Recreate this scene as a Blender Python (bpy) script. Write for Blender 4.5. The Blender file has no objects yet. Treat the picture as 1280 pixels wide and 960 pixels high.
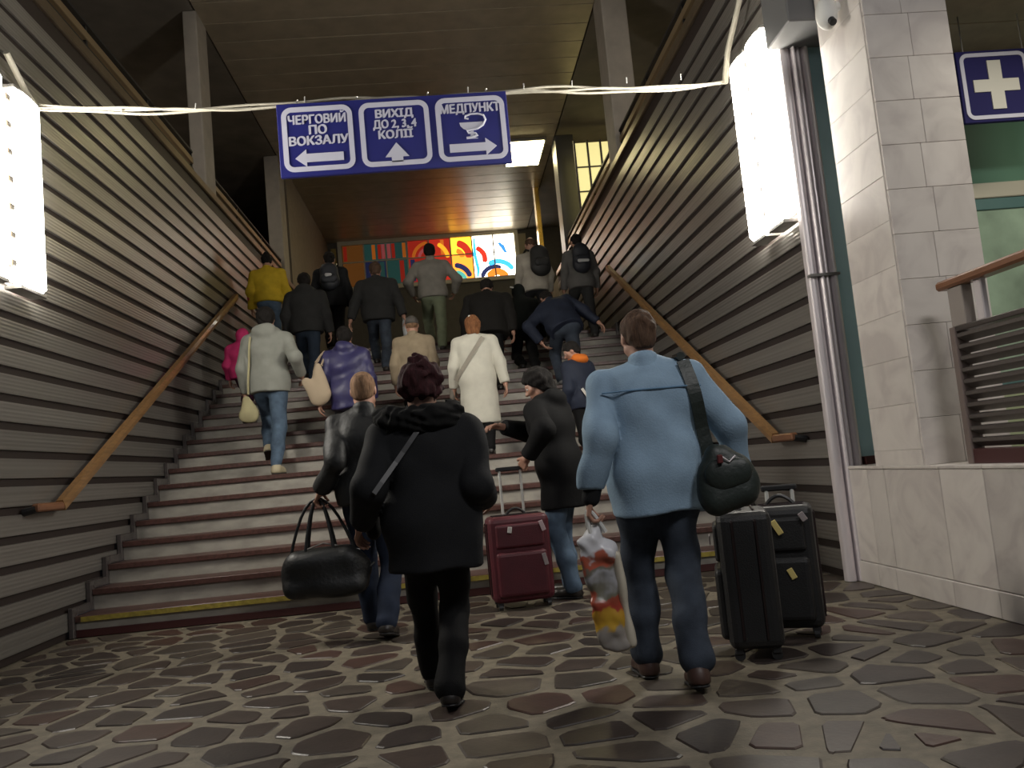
import bpy, bmesh, math, random
import numpy as np
from mathutils import Vector, Matrix

random.seed(7)
rng = np.random.default_rng(7)
SC = bpy.context.scene
COL = SC.collection

# ---------------------------------------------------------------- camera
CAM_H = 1.08
PITCH, YAW, ROLL = math.radians(5.4347), math.radians(4.3624), math.radians(5.3996)
F_PX = 1063.09
_f = np.array([math.sin(YAW) * math.cos(PITCH), math.cos(YAW) * math.cos(PITCH), math.sin(PITCH)])
_r = np.array([math.cos(YAW), -math.sin(YAW), 0.0])
_d = np.cross(_f, _r)
_x = math.cos(ROLL) * _r + math.sin(ROLL) * _d
_y = -math.sin(ROLL) * _r + math.cos(ROLL) * _d
cam_data = bpy.data.cameras.new('camera')
cam = bpy.data.objects.new('camera', cam_data)
COL.objects.link(cam)
cam.matrix_world = Matrix(((_x[0], -_y[0], -_f[0], 0), (_x[1], -_y[1], -_f[1], 0), (_x[2], -_y[2], -_f[2], CAM_H), (0, 0, 0, 1)))
cam_data.sensor_width = 36
cam_data.lens = F_PX / 1280 * 36
cam_data.clip_end = 200
SC.camera = cam

# ---------------------------------------------------------------- world, lamps, exposure
w = bpy.data.worlds.new('world'); SC.world = w
w.use_nodes = True
w.node_tree.nodes['Background'].inputs[0].default_value = (0.75, 0.85, 1.0, 1)
w.node_tree.nodes['Background'].inputs[1].default_value = 0.05
SC.view_settings.view_transform = 'Standard'
SC.view_settings.look = 'None'
SC.view_settings.gamma = 1
SC.view_settings.use_curve_mapping = False
SC.view_settings.exposure = 0.0
SC.cycles.use_denoising = True
SC.cycles.max_bounces = 6
SC.cycles.diffuse_bounces = 3
SC.cycles.glossy_bounces = 3
SC.cycles.sample_clamp_indirect = 4


def area_lamp(name, loc, rot, size, power, color):
    l = bpy.data.lights.new(name, 'AREA')
    l.shape = 'RECTANGLE'; l.size, l.size_y = size
    l.energy = power; l.color = color
    o = bpy.data.objects.new(name, l); COL.objects.link(o)
    o.location = loc; o.rotation_euler = [math.radians(a) for a in rot]
    return o


# lamp of the hall we stand in (overhead, behind the camera), plus added fills
area_lamp('hall_lamp_and_fill', (2.4, 0.5, 4.5), (36, 0, 0), (1.2, 0.5), 84, (1.0, 0.975, 0.96))
area_lamp('hall_lamp_and_fill', (0.1, 0.3, 4.6), (34, 0, -30), (1.2, 0.5), 20, (1.0, 0.975, 0.96))  # added fill, set further left to brighten the teal wall behind the pillar
area_lamp('side_room_lamp', (4.6, 4.3, 3.85), (0, 0, 0), (0.9, 0.5), 26, (1.0, 0.93, 0.78))

for _i, (_x0, _y0) in enumerate(((-4.7, 9.0), (-4.7, 15.5), (4.2, 9.5), (4.2, 15.5))):
    area_lamp('gallery_fill', (_x0, _y0, 8.3), (0, 0, 0), (0.6, 0.6), 26, (1.0, 0.88, 0.7))  # invented fills that brighten gallery walls and columns, not actual fittings
# ---------------------------------------------------------------- helpers


def link(o, parent=None, **props):
    COL.objects.link(o)
    if parent is not None:
        o.parent = parent
    for k, v in props.items():
        o[k] = v
    return o


def empty(name, loc, rz=0.0, **props):
    o = bpy.data.objects.new(name, None)
    o.empty_display_size = 0.1
    o.location = loc; o.rotation_euler = (0, 0, rz)
    return link(o, None, **props)


def mesh_obj(name, verts, faces, mat, parent=None, smooth=False, **props):
    me = bpy.data.meshes.new(name)
    me.from_pydata([tuple(map(float, v)) for v in verts], [], [tuple(f) for f in faces])
    mats = mat if isinstance(mat, (list, tuple)) else [mat]
    for m in mats:
        me.materials.append(m)
    if smooth:
        me.polygons.foreach_set('use_smooth', [True] * len(me.polygons))
    me.update()
    return link(bpy.data.objects.new(name, me), parent, **props)


class MB:
    """collects simple shapes for one mesh"""

    def __init__(self):
        self.v, self.f = [], []

    def add(self, v, f):
        n = len(self.v)
        self.v += [tuple(map(float, p)) for p in v]
        self.f += [tuple(i + n for i in q) for q in f]
        return self

    def box(self, a, b, c=0.0):
        (x0, y0, z0), (x1, y1, z1) = a, b
        if c <= 0:
            v = [(x, y, z) for x in (x0, x1) for y in (y0, y1) for z in (z0, z1)]
            return self.add(v, [(0, 1, 3, 2), (4, 6, 7, 5), (0, 4, 5, 1), (2, 3, 7, 6), (0, 2, 6, 4), (1, 5, 7, 3)])
        bm = bmesh.new()
        bmesh.ops.create_cube(bm, size=1)
        for q in bm.verts:
            q.co = Vector((x0 + (q.co.x + .5) * (x1 - x0), y0 + (q.co.y + .5) * (y1 - y0), z0 + (q.co.z + .5) * (z1 - z0)))
        bmesh.ops.bevel(bm, geom=bm.edges[:], offset=c, segments=1 if c < .02 else 3, affect='EDGES', profile=.5)
        return self.bm(bm)

    def bm(self, bm):
        bm.verts.index_update()
        self.add([q.co[:] for q in bm.verts], [[q.index for q in f.verts] for f in bm.faces])
        bm.free()
        return self

    def tube(self, pts, r, n=8, r1=None):
        pts = [np.array(p, float) for p in pts]
        m = len(pts)
        prev = None
        rings = []
        for i, p in enumerate(pts):
            t = pts[min(i + 1, m - 1)] - pts[max(i - 1, 0)]
            t /= np.linalg.norm(t) + 1e-9
            if prev is None:
                u = np.cross(t, (0, 0, 1) if abs(t[2]) < .9 else (1, 0, 0))
            else:
                u = prev - t * (prev @ t)
            u /= np.linalg.norm(u) + 1e-9
            prev = u
            w_ = np.cross(t, u)
            rr = r if r1 is None else r + (r1 - r) * i / (m - 1)
            rings.append([p + rr * (math.cos(a) * u + math.sin(a) * w_) for a in np.linspace(0, 2 * math.pi, n, endpoint=False)])
        v = [q for ring in rings for q in ring]
        f = [(i * n + j, i * n + (j + 1) % n, (i + 1) * n + (j + 1) % n, (i + 1) * n + j) for i in range(m - 1) for j in range(n)]
        f += [tuple(range(n))[::-1], tuple((m - 1) * n + j for j in range(n))]
        return self.add(v, f)

    def ribbon(self, pts, across, thick_dir, w_, th):
        """flat strap along pts; across / thick_dir are per-point vectors"""
        v = []
        for p, a, t in zip(pts, across, thick_dir):
            p, a, t = np.array(p), np.array(a), np.array(t)
            v += [p - a * w_ / 2 - t * th / 2, p + a * w_ / 2 - t * th / 2, p + a * w_ / 2 + t * th / 2, p - a * w_ / 2 + t * th / 2]
        f = []
        for i in range(len(pts) - 1):
            for j in range(4):
                f.append((i * 4 + j, i * 4 + (j + 1) % 4, (i + 1) * 4 + (j + 1) % 4, (i + 1) * 4 + j))
        k = (len(pts) - 1) * 4
        f += [(3, 2, 1, 0), (k, k + 1, k + 2, k + 3)]
        return self.add(v, f)

    def prism(self, poly, axis, a, b):
        """extrude a 2-D polygon along an axis ('x','y','z') from a to b"""
        n = len(poly)

        def P(q, t):
            return {'x': (t, q[0], q[1]), 'y': (q[0], t, q[1]), 'z': (q[0], q[1], t)}[axis]
        v = [P(q, a) for q in poly] + [P(q, b) for q in poly]
        f = [(i, (i + 1) % n, n + (i + 1) % n, n + i) for i in range(n)] + [tuple(range(n))[::-1], tuple(range(n, 2 * n))]
        return self.add(v, f)

    def build(self, name, mat, parent=None, smooth=False, **props):
        o = mesh_obj(name, self.v, self.f, mat, parent, smooth, **props)
        bm = bmesh.new(); bm.from_mesh(o.data)
        bmesh.ops.recalc_face_normals(bm, faces=bm.faces[:])
        bm.to_mesh(o.data); bm.free()
        return o


# ---------------------------------------------------------------- materials
MATS = {}


def mat(name, col, rough=.6, metal=0., var=0., scale=8., bump=0., bscale=60., stretch=(1, 1, 1), spec=.5, coat=0., rand=0.):
    if name in MATS:
        return MATS[name]
    m = bpy.data.materials.new(name); m.use_nodes = True
    nt = m.node_tree; b = nt.nodes['Principled BSDF']
    b.inputs['Base Color'].default_value = (*col, 1)
    b.inputs['Roughness'].default_value = rough
    b.inputs['Metallic'].default_value = metal
    b.inputs['Specular IOR Level'].default_value = spec
    b.inputs['Coat Weight'].default_value = coat
    tc = nt.nodes.new('ShaderNodeTexCoord')
    mp = nt.nodes.new('ShaderNodeMapping'); mp.inputs['Scale'].default_value = stretch
    nt.links.new(tc.outputs['Object'], mp.inputs['Vector'])
    if var > 0 or rand > 0:
        n = nt.nodes.new('ShaderNodeTexNoise'); n.inputs['Scale'].default_value = scale; n.inputs['Detail'].default_value = 5
        nt.links.new(mp.outputs[0], n.inputs['Vector'])
        hsv = nt.nodes.new('ShaderNodeHueSaturation'); hsv.inputs['Color'].default_value = (*col, 1)
        mr = nt.nodes.new('ShaderNodeMapRange')
        mr.inputs['From Min'].default_value = .3; mr.inputs['From Max'].default_value = .7
        mr.inputs['To Min'].default_value = 1 - var; mr.inputs['To Max'].default_value = 1 + var
        nt.links.new(n.outputs[0], mr.inputs[0])
        last = mr.outputs[0]
        if rand > 0:
            oi = nt.nodes.new('ShaderNodeObjectInfo')
            m2 = nt.nodes.new('ShaderNodeMapRange'); m2.inputs['To Min'].default_value = 1 - rand; m2.inputs['To Max'].default_value = 1 + rand
            nt.links.new(oi.outputs['Random'], m2.inputs[0])
            mu = nt.nodes.new('ShaderNodeMath'); mu.operation = 'MULTIPLY'
            nt.links.new(last, mu.inputs[0]); nt.links.new(m2.outputs[0], mu.inputs[1])
            last = mu.outputs[0]
        nt.links.new(last, hsv.inputs['Value'])
        nt.links.new(hsv.outputs[0], b.inputs['Base Color'])
    if bump > 0:
        n = nt.nodes.new('ShaderNodeTexNoise'); n.inputs['Scale'].default_value = bscale; n.inputs['Detail'].default_value = 4
        nt.links.new(mp.outputs[0], n.inputs['Vector'])
        bp = nt.nodes.new('ShaderNodeBump'); bp.inputs['Strength'].default_value = bump; bp.inputs['Distance'].default_value = .01
        nt.links.new(n.outputs[0], bp.inputs['Height'])
        nt.links.new(bp.outputs[0], b.inputs['Normal'])
    MATS[name] = m
    return m


def emit(name, col, s):
    if name in MATS:
        return MATS[name]
    m = bpy.data.materials.new(name); m.use_nodes = True
    b = m.node_tree.nodes['Principled BSDF']
    b.inputs['Base Color'].default_value = (*[min(c, .9) for c in col], 1)
    b.inputs['Roughness'].default_value = .4
    b.inputs['Emission Color'].default_value = (*col, 1)
    b.inputs['Emission Strength'].default_value = s
    MATS[name] = m
    return m


def s2l(r, g, b):
    return tuple(((c / 255) / 12.92 if c / 255 <= .04045 else ((c / 255 + .055) / 1.055) ** 2.4) for c in (r, g, b))


PANEL = mat('anodised_panel', (.25, .235, .215), .31, .5, var=.14, scale=3, stretch=(1, .05, 12), rand=.10)
GROOVE = mat('groove_backing', (.022, .014, .012), .6)
CONC = mat('column_paint', (.42, .38, .33), .7, var=.1, scale=5, bump=.1)
DARKWALL = mat('gallery_wall', (.17, .15, .125), .7, var=.2, scale=2)
CEIL = mat('ceiling_metal', (.42, .36, .27), .36, .35, var=.12, scale=3, rand=.05)
MARBLE = None
STEEL = mat('polished_steel', (.74, .68, .69), .32, .3, var=.06, scale=4, stretch=(6, 6, .4))
GALV = mat('dull_metal', (.32, .31, .29), .4, .8)
TEAL = mat('teal_paint', (.30, .46, .50), .55, var=.05, scale=3)
DKRED = mat('dark_red_paint', (.055, .014, .014), .5)
WOOD = mat('varnished_wood', (.27, .145, .055), .38, var=.25, scale=6, stretch=(8, .6, 8), coat=.25)
WOOD2 = mat('brown_wood', (.20, .085, .04), .4, var=.2, scale=6, stretch=(8, .6, 8), coat=.2)
BLACKP = mat('black_plastic', (.014, .014, .015), .45)
WHITEP = mat('white_plastic', (.75, .74, .70), .45)


def marble_mat():
    m = bpy.data.materials.new('white_marble'); m.use_nodes = True
    nt = m.node_tree; b = nt.nodes['Principled BSDF']
    b.inputs['Roughness'].default_value = .38
    tc = nt.nodes.new('ShaderNodeTexCoord'); oi = nt.nodes.new('ShaderNodeObjectInfo')
    add = nt.nodes.new('ShaderNodeVectorMath'); add.operation = 'ADD'
    mul = nt.nodes.new('ShaderNodeVectorMath'); mul.operation = 'SCALE'; mul.inputs[0].default_value = (17, 31, 9)
    nt.links.new(oi.outputs['Random'], mul.inputs['Scale'])
    nt.links.new(tc.outputs['Object'], add.inputs[0]); nt.links.new(mul.outputs[0], add.inputs[1])
    n1 = nt.nodes.new('ShaderNodeTexNoise'); n1.inputs['Scale'].default_value = 2.6; n1.inputs['Detail'].default_value = 8; n1.inputs['Distortion'].default_value = 1.6
    nt.links.new(add.outputs[0], n1.inputs['Vector'])
    cr = nt.nodes.new('ShaderNodeValToRGB')
    e = cr.color_ramp.elements
    e[0].position = .36; e[0].color = (.54, .49, .46, 1)
    e[1].position = .60; e[1].color = (.66, .61, .565, 1)
    k = e.new(.47); k.color = (.61, .56, .52, 1)
    nt.links.new(n1.outputs[0], cr.inputs[0])
    hsv = nt.nodes.new('ShaderNodeHueSaturation')
    mr = nt.nodes.new('ShaderNodeMapRange'); mr.inputs['To Min'].default_value = .9; mr.inputs['To Max'].default_value = 1.08
    nt.links.new(oi.outputs['Random'], mr.inputs[0]); nt.links.new(mr.outputs[0], hsv.inputs['Value'])
    nt.links.new(cr.outputs[0], hsv.inputs['Color']); nt.links.new(hsv.outputs[0], b.inputs['Base Color'])
    return m


MARBLE = marble_mat()

# ---------------------------------------------------------------- setting
XL, XR = -3.3, 2.88
RISE, TREAD, Y0, NSTEP = .175, .362, 7.45, 18
ZTOP, ZCEIL, YFAR = RISE * NSTEP, 8.4, 26.0
ZCAP = 5.5


def step_z(k):
    return RISE * (k + 1) if k >= 0 else 0.0


def step_y(k, t=.5):
    return Y0 + TREAD * (k + t)


def wall_cladding(name, x, side, ya, yb):
    """strip-clad stair wall; side = -1 left wall, +1 right wall"""
    e = empty(name, (x, ya, 0), kind='structure')
    MB().box((0 if side > 0 else -.25, 0, -.0), (.25 if side > 0 else 0, yb - ya, ZCAP - .02)).build('backing', GROOVE, e)
    pitch, z0 = .2117, .06
    k = 0
    while True:
        za = z0 + pitch * k
        zb = za + pitch - .060
        if zb > ZCAP - .04:
            break
        d = -side
        prof = [(0, za)]
        n = 5
        for i in range(n):
            a = za + (zb - za) * i / n; b = za + (zb - za) * (i + 1) / n
            prof += [(.0228 * d, a + .002), (.0242 * d, (a + b) / 2), (.0228 * d, b - .002)]
        prof += [(0, zb)]
        MB().prism(prof, 'y', 0, yb - ya).build('panel', PANEL, e)
        k += 1
    # cap of the wall
    MB().box((-.04 if side > 0 else -.3, 0, ZCAP - .02), (.3 if side > 0 else .04, yb - ya, ZCAP + .10), .012).build('cap', mat('bronze_cap', (.26, .205, .14), .3, .75, var=.1), e)
    return e


wall_cladding('wall_left', XL, -1, 3.2, 20.0)
wall_cladding('wall_right', XR, 1, 6.24, 20.0)

# galleries beyond the stair walls: floor, outer wall, columns, railings
for side, nm in ((-1, 'left'), (1, 'right')):
    xa = XL if side < 0 else XR
    g = MB()
    if side < 0:
        MB().box((XL - .3, 19.4, ZCAP + .1), (XL, YFAR, ZCEIL)).build('wall_hall_upper', mat('hall_plaster', (.26, .22, .16), .7, var=.1), None, kind='structure')
    x0, x1 = sorted((xa + side * .25, xa + side * 2.4))
    g.box((x0, 3.2 if side < 0 else 7.0, 5.0), (x1, YFAR, 5.12)).build('trim_gallery_floor_' + nm, DARKWALL, None, kind='structure')
    x0, x1 = sorted((xa + side * 2.4, xa + side * 2.55))
    MB().box((x0, 3.2 if side < 0 else 7.0, 5.0), (x1, YFAR, ZCEIL)).build('wall_gallery_' + nm, DARKWALL, None, kind='structure')
    MB().box((min(xa, xa + side * .3), 20.0, ZTOP), (max(xa, xa + side * .3), YFAR, ZCAP)).build('wall_hall_' + nm, DARKWALL, None, kind='structure')

# ceiling: boards across the hall
ce = empty('ceiling', (0, 9, ZCEIL), kind='structure')
MB().box((-5.9, -1.5, .03), (5.5, YFAR - 9, .2)).build('backing', GROOVE, ce)
y = -1.4
while y < YFAR - 9:
    MB().box((XL - .02, y, -.01), (XR + .02, min(y + .58, YFAR - 9), .03), .004).build('ceiling_panel', CEIL, ce)
    y += .6
for sx in ((-5.85, XL - .05), (XR + .05, 5.4)):
    MB().box((sx[0], -1.4, .0), (sx[1], YFAR - 9, .03)).build('gallery_ceiling', DARKWALL, ce)

# far wall of the upper hall
MB().box((-5.9, YFAR, ZTOP), (5.5, YFAR + .2, ZCEIL + .2)).build('wall_back', mat('far_wall', (.10, .09, .078), .6, var=.1), None, kind='structure')
MB().box((XL, step_y(NSTEP - 1, 0) + .3, ZTOP - .25), (XR, YFAR, ZTOP - .001)).build('floor_upper', mat('upper_floor', (.10, .08, .065), .35, var=.2), None, kind='structure')

# columns standing on the stair walls
for (x0, x1, y0, y1) in ((-3.52, -3.31, 12.6, 13.15), (2.90, 3.30, 12.5, 13.1), (-3.62, -3.31, 18.6, 19.2), (2.90, 3.32, 18.5, 19.1)):
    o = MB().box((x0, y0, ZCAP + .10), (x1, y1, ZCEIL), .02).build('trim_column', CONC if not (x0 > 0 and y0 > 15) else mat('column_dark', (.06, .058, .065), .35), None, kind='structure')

# gallery railings between the columns
for side, xa, spans in ((-1, XL - .10, ((3.3, 12.2), (12.9, 18.55))), (1, XR + .10, ((7.1, 12.45), (13.15, 18.45)))):
    for (ya, yb) in spans:
        lab = {(-1, 3.3): 'dark gallery railing on the left wall cap, nearer the camera', (-1, 12.9): 'dark gallery railing on the left wall cap, behind the first column',
               (1, 7.1): 'dark gallery railing on the right wall cap, nearer the camera', (1, 13.15): 'dark gallery railing on the right wall cap, behind the first column'}[(side, ya)]
        e = empty('gallery_railing', (xa, ya, ZCAP + .13), label=lab, category='railing', group='railings on the gallery edges')
        for z, hh, m in ((.10, .035, BLACKP), (.20, .09, mat('bronze_band', (.36, .27, .16), .35, .6)), (.36, .04, BLACKP)):
            MB().box((-.03, 0, z), (.03, yb - ya, z + hh), .006).build('rail', m, e)
        n = max(2, int((yb - ya) / 1.6))
        for i in range(n + 1):
            yy = (yb - ya) * i / n
            MB().box((-.015, max(0, yy - .02), 0), (.015, min(yb - ya, yy + .02), .37)).build('post', BLACKP, e)

# gallery windows on the left: tall bluish panes in the outer wall
FRAME = mat('window_frame', (.06, .05, .04), .5)
for i in range(3):
    yy = 7.6 + i * 2.5
    e = empty('window_%d' % (i + 1), (XL - 2.4, yy, 5.3), kind='structure')
    MB().box((-.01, -.75, 0), (.03, .75, 2.8)).build('pane', mat('night_glass', (.045, .06, .12), .4), e)
    for q in (-.75, 0, .75):
        MB().box((-.01, q - .05, 0), (.07, q + .05, 2.8)).build('mullion', FRAME, e)
    MB().box((-.01, -.8, 1.7), (.065, .8, 1.78)).build('transom', FRAME, e)

# lit lattice window in the right gallery
e = empty('window_4', (3.22, 17.95, 6.35), kind='structure')
MB().box((0, 0, 0), (1.2, .04, 1.62)).build('pane', emit('lit_window', s2l(235, 222, 150), 1.0), e)
for i in range(5):
    MB().box((i * .29 - .015, -.05, -.02), (i * .29 + .025, 0, 1.66)).build('mullion', FRAME, e)
for i in range(2):
    MB().box((-.02, -.045, .5 + i * .55), (1.2, -.005, .525 + i * .55)).build('transom', FRAME, e)
MB().box((-.06, -.06, -.08), (1.26, .04, -.02)).build('sill', FRAME, e)

# ---------------------------------------------------------------- staircase
st = empty('staircase', (0, Y0, 0), kind='structure')
TREADM = mat('red_granite_tread', (.085, .040, .033), .38, var=.35, scale=30, rand=.12)
RISERM = mat('worn_terrazzo_riser', (.33, .31, .27), .55, var=.22, scale=9, bump=.08, stretch=(.5, 1, 1), rand=.1)
for k in range(NSTEP):
    y = TREAD * k; z = RISE * (k + 1)
    MB().box((XL + .07, y, z - RISE), (XR - .07, y + .05, z - .05)).build('riser', RISERM, st)
    d = TREAD + .05 if k < NSTEP - 1 else .35
    MB().box((XL + .07, y - .03, z - .05), (XR - .07, y + d, z), .005).build('tread', TREADM, st)
MB().box((XL + .12, -.0335, RISE - .046), (XR - .12, -.0305, RISE - .006)).build('yellow_stripe', mat('yellow_stripe', (.30, .235, .04), .6, var=.35, scale=25), st)
MB().box((XL + .07, -.012, 0), (XR - .07, 0, .062), .003).build('base_strip', DKRED, st)
for sx in (XL + .027, XR - .07):          # stepped skirting along both walls
    for k in range(NSTEP):
        y = TREAD * k; z = RISE * k
        MB().box((sx, y - .055, z), (sx + .043, y + .03, z + RISE + .075), .006).build('skirting_riser', mat('skirting_stone', (.07, .06, .058), .2, var=.2, coat=.4), st)
        MB().box((sx, y + .03, z + RISE), (sx + .043, y + TREAD - .055, z + RISE + .075), .006).build('skirting_tread', MATS['skirting_stone'], st)

# handrails
for side, xa, lab in ((-1, XL + .12, 'wooden stair handrail fixed to the left wall'), (1, XR - .12, 'wooden stair handrail fixed to the right wall')):
    ya, yb, za, zb = 7.15, 13.45, 1.10, 4.12
    e = empty('stair_handrail', (xa, ya, za), label=lab, category='handrail', group='stair handrails')
    dy, dz = yb - ya, zb - za
    L = math.hypot(dy, dz); c, s = dy / L, dz / L
    prof = [(-.028, -.045), (.028, -.045), (.034, 0), (.028, .045), (-.028, .045), (-.034, 0)]
    v, f = [], []
    for t in (0, L):
        for (px_, q) in prof:
            v.append((px_, t * c - q * s, t * s + q * c))
    n = 6
    f = [(i, (i + 1) % n, n + (i + 1) % n, n + i) for i in range(n)] + [tuple(range(n))[::-1], tuple(range(n, 2 * n))]
    MB().add(v, f).build('rail', WOOD, e)
    m = MB(); m.box((-.03, -.42, -.035), (.03, .01, .03), .012); m.build('rail_end', WOOD2, e)
    MB().tube([(0, -.40, -.01), (-side * -.10, -.40, -.03)], .03, 8).build('bracket', BLACKP, e)
    for t in (1.5, 3.2, 4.9, 6.4):
        MB().tube([(0, t * c, t * s - .03), (side * .04, t * c, t * s - .09), (side * .10, t * c, t * s - .10)], .012, 6).build('bracket', BLACKP, e)

# ---------------------------------------------------------------- floor: crazy paving
fl = empty('floor', (0, 0, 0), kind='structure')
MB().box((-5.5, -3, -.2), (7.5, Y0 + .1, -.006)).build('mortar', mat('mortar', (.155, .132, .095), .65, var=.25, scale=14, bump=.25, bscale=90), fl)


def clip(poly, p, nrm):
    out = []
    for i in range(len(poly)):
        a, b = poly[i], poly[(i + 1) % len(poly)]
        da, db = (a - p) @ nrm, (b - p) @ nrm
        if da <= 0:
            out.append(a)
        if da * db < 0:
            out.append(a + (b - a) * da / (da - db))
    return out


sx0, sx1, sy0, sy1 = -3.28, 3.0, 2.05, Y0 - .08
pts = []
gx, gy = .33, .27
j = 0
yy = sy0 - .2
while yy < sy1 + .3:
    xx = sx0 - .2 + (j % 2) * gx / 2
    while xx < sx1 + .3:
        pts.append((xx + rng.uniform(-.14, .14), yy + rng.uniform(-.115, .115)))
        xx += gx * rng.uniform(.72, 1.3)
    yy += gy; j += 1
pts = np.array(pts)
stones = []
for i, p in enumerate(pts):
    dd = np.sum((pts - p) ** 2, 1)
    near = np.argsort(dd)[1:18]
    poly = [np.array(q) for q in ((max(p[0] - .5, sx0), max(p[1] - .5, sy0)), (min(p[0] + .5, sx1), max(p[1] - .5, sy0)), (min(p[0] + .5, sx1), min(p[1] + .5, sy1)), (max(p[0] - .5, sx0), min(p[1] + .5, sy1)))]
    if not (sx0 < p[0] < sx1 and sy0 < p[1] < sy1):
        continue
    gap = rng.uniform(.022, .046)
    for k in near:
        nrm = pts[k] - p; L = np.linalg.norm(nrm); nrm = nrm / L
        poly = clip(poly, p + nrm * (L / 2 - gap), nrm)
        if len(poly) < 3:
            break
    if len(poly) < 3:
        continue
    # round the corners a little
    q2 = []
    n = len(poly)
    for a in range(n):
        p0, p1, p2 = poly[a - 1], poly[a], poly[(a + 1) % n]
        q2 += [p1 + (p0 - p1) * .14 + rng.normal(0, .004, 2), p1 + (p2 - p1) * .14 + rng.normal(0, .004, 2)]
    poly = np.array(q2)
    area = .5 * abs(np.sum(poly[:, 0] * np.roll(poly[:, 1], -1) - poly[:, 1] * np.roll(poly[:, 0], -1)))
    if area < .006:
        continue
    stones.append((poly, poly.mean(0)))
STONE = [mat('paving_stone_%s' % nm, c, .42, var=.22, scale=10, bump=.12, bscale=40, rand=.22) for nm, c in
         (('brown', (.047, .033, .027)), ('grey_brown', (.058, .046, .037)), ('red_brown', (.060, .032, .025)), ('dark', (.033, .024, .021)))]


def in_view(c):
    v = np.array([c[0], c[1], -CAM_H]); z = v @ _f
    return z > .1 and abs(v @ _x / z * F_PX) < 660 and abs(v @ _y / z * F_PX) < 500


def stone_geo(poly, z):
    c = poly.mean(0); n = len(poly)
    inner = c + (poly - c) * .95
    v = [(*q, -.03) for q in poly] + [(*q, z - .004) for q in poly] + [(*q, z) for q in inner]
    f = [tuple(range(2 * n, 3 * n))]
    for a in range(2):
        f += [(a * n + i, a * n + (i + 1) % n, (a + 1) * n + (i + 1) % n, (a + 1) * n + i) for i in range(n)]
    return v, f


stones.sort(key=lambda s: (0 if in_view(s[1]) else 1, math.hypot(*s[1])))
rest = MB()
for i, (poly, c) in enumerate(stones):
    z = rng.uniform(-.0015, .002)
    if i < 298 and in_view(c):
        v, f = stone_geo(poly - c, z)
        o = MB().add(v, f).build('paving_stone', STONE[rng.choice(4, p=[.38, .27, .13, .22])], fl)
        o.location = (c[0], c[1], 0)
    else:
        rest.add(*stone_geo(poly, z))
rest.build('paving_stones', STONE[0], fl, kind='stuff')

# ---------------------------------------------------------------- marble wall and pillar on the right
wl = empty('wall_right_low', (2.9, 6.15, 0), kind='structure')
LWY = 3.15                                      # length towards the camera
MB().box((.02, -LWY, 0), (.95, .03, .80)).build('core', mat('core_dark', (.05, .045, .04), .8), wl)
cuts_ = [0, -.28, -.52, -1.18, -1.61, -2.12, -2.62, -LWY]
for a, b in zip(cuts_[1:], cuts_[:-1]):
    MB().box((-.002, a + .002, .155), (.03, b - .002, .815), .003).build('marble_slab', MARBLE, wl)
    MB().box((-.012, a + .002, .0), (.03, b - .002, .150), .003).build('marble_slab', MARBLE, wl)
    MB().box((-.008, a + .002, .818), (.95, b - .002, .84), .004).build('coping_slab', MARBLE, wl)
# pillar, slab by slab
pl = empty('wall_pillar', (2.9, 5.1, .84), kind='structure')
MB().box((.02, .02, 0), (.55, .62, 3.7)).build('core', MATS['core_dark'], pl)
z = 0
row = 0
while z < 3.65:
    hgt = .293
    xs = [0, .30 if row % 2 else .26, .57]
    for a, b in zip(xs[:-1], xs[1:]):
        MB().box((a + .001, 0, z + .001), (b - .001, .025, z + hgt - .001), .0025).build('marble_slab', MARBLE, pl)
    if True:
        MB().box((-.002, .028, max(0, z + .101 - hgt)), (.022, .63, min(z + .10, 3.7)), .0025).build('marble_slab', MARBLE, pl)
    MB().box((.548, .028, z + .001), (.57, .63, z + hgt - .001), .0025).build('marble_slab', MARBLE, pl)
    z += hgt; row += 1

# polished steel jamb closing the end of the stair wall
e = empty('trim_steel_jamb', (2.80, 6.2, 0), kind='structure')
for a, b, d in ((0, .075, .03), (.08, .115, .06), (.12, .16, .035), (.165, .225, .055)):
    n = 8
    poly = [(a, .04)] + [(a + (b - a) * (1 - math.cos(math.pi * i / n)) / 2, -d * math.sin(math.pi * i / n)) for i in range(n + 1)] + [(b, .04)]
    MB().prism(poly, 'z', 0, 4.3).build('rib', STEEL, e, smooth=False)
MB().box((-.003, -.064, 2.28), (.228, -.0, 2.30)).build('joint', GALV, e)
# teal wall behind it, with a dark red sill
MB().box((3.03, 6.22, 0), (6.9, 6.36, 4.3)).build('wall_side_back', TEAL, None, kind='structure')
MB().box((3.03, 6.12, .84), (3.35, 6.22, .90)).build('trim_red_sill', DKRED, None, kind='structure')
# beam over the jamb and soffit of the side room
MB().box((2.70, 5.75, 4.10), (3.46, 6.19, 4.75), .01).build('trim_beam', mat('beam_grey', (.13, .13, .13), .6), None, kind='structure')
so = empty('ceiling_side', (3.5, 2.0, 3.98), kind='structure')
for i in range(8):
    MB().box((0.0, i * .53, 0), (3.4, i * .53 + .52, .03), .003).build('soffit_panel', mat('soffit_panel', (.36, .28, .20), .5, var=.1, rand=.06), so)
MB().box((6.9, 2.0, 0), (7.0, 6.3, 4.1)).build('wall_side_right', mat('side_plaster', (.42, .42, .30), .7, var=.05), None, kind='structure')
MB().box((3.85, 2.0, -.0), (6.9, 6.22, .001)).build('floor_side', mat('side_floor', (.18, .16, .13), .5), None, kind='structure')

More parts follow.
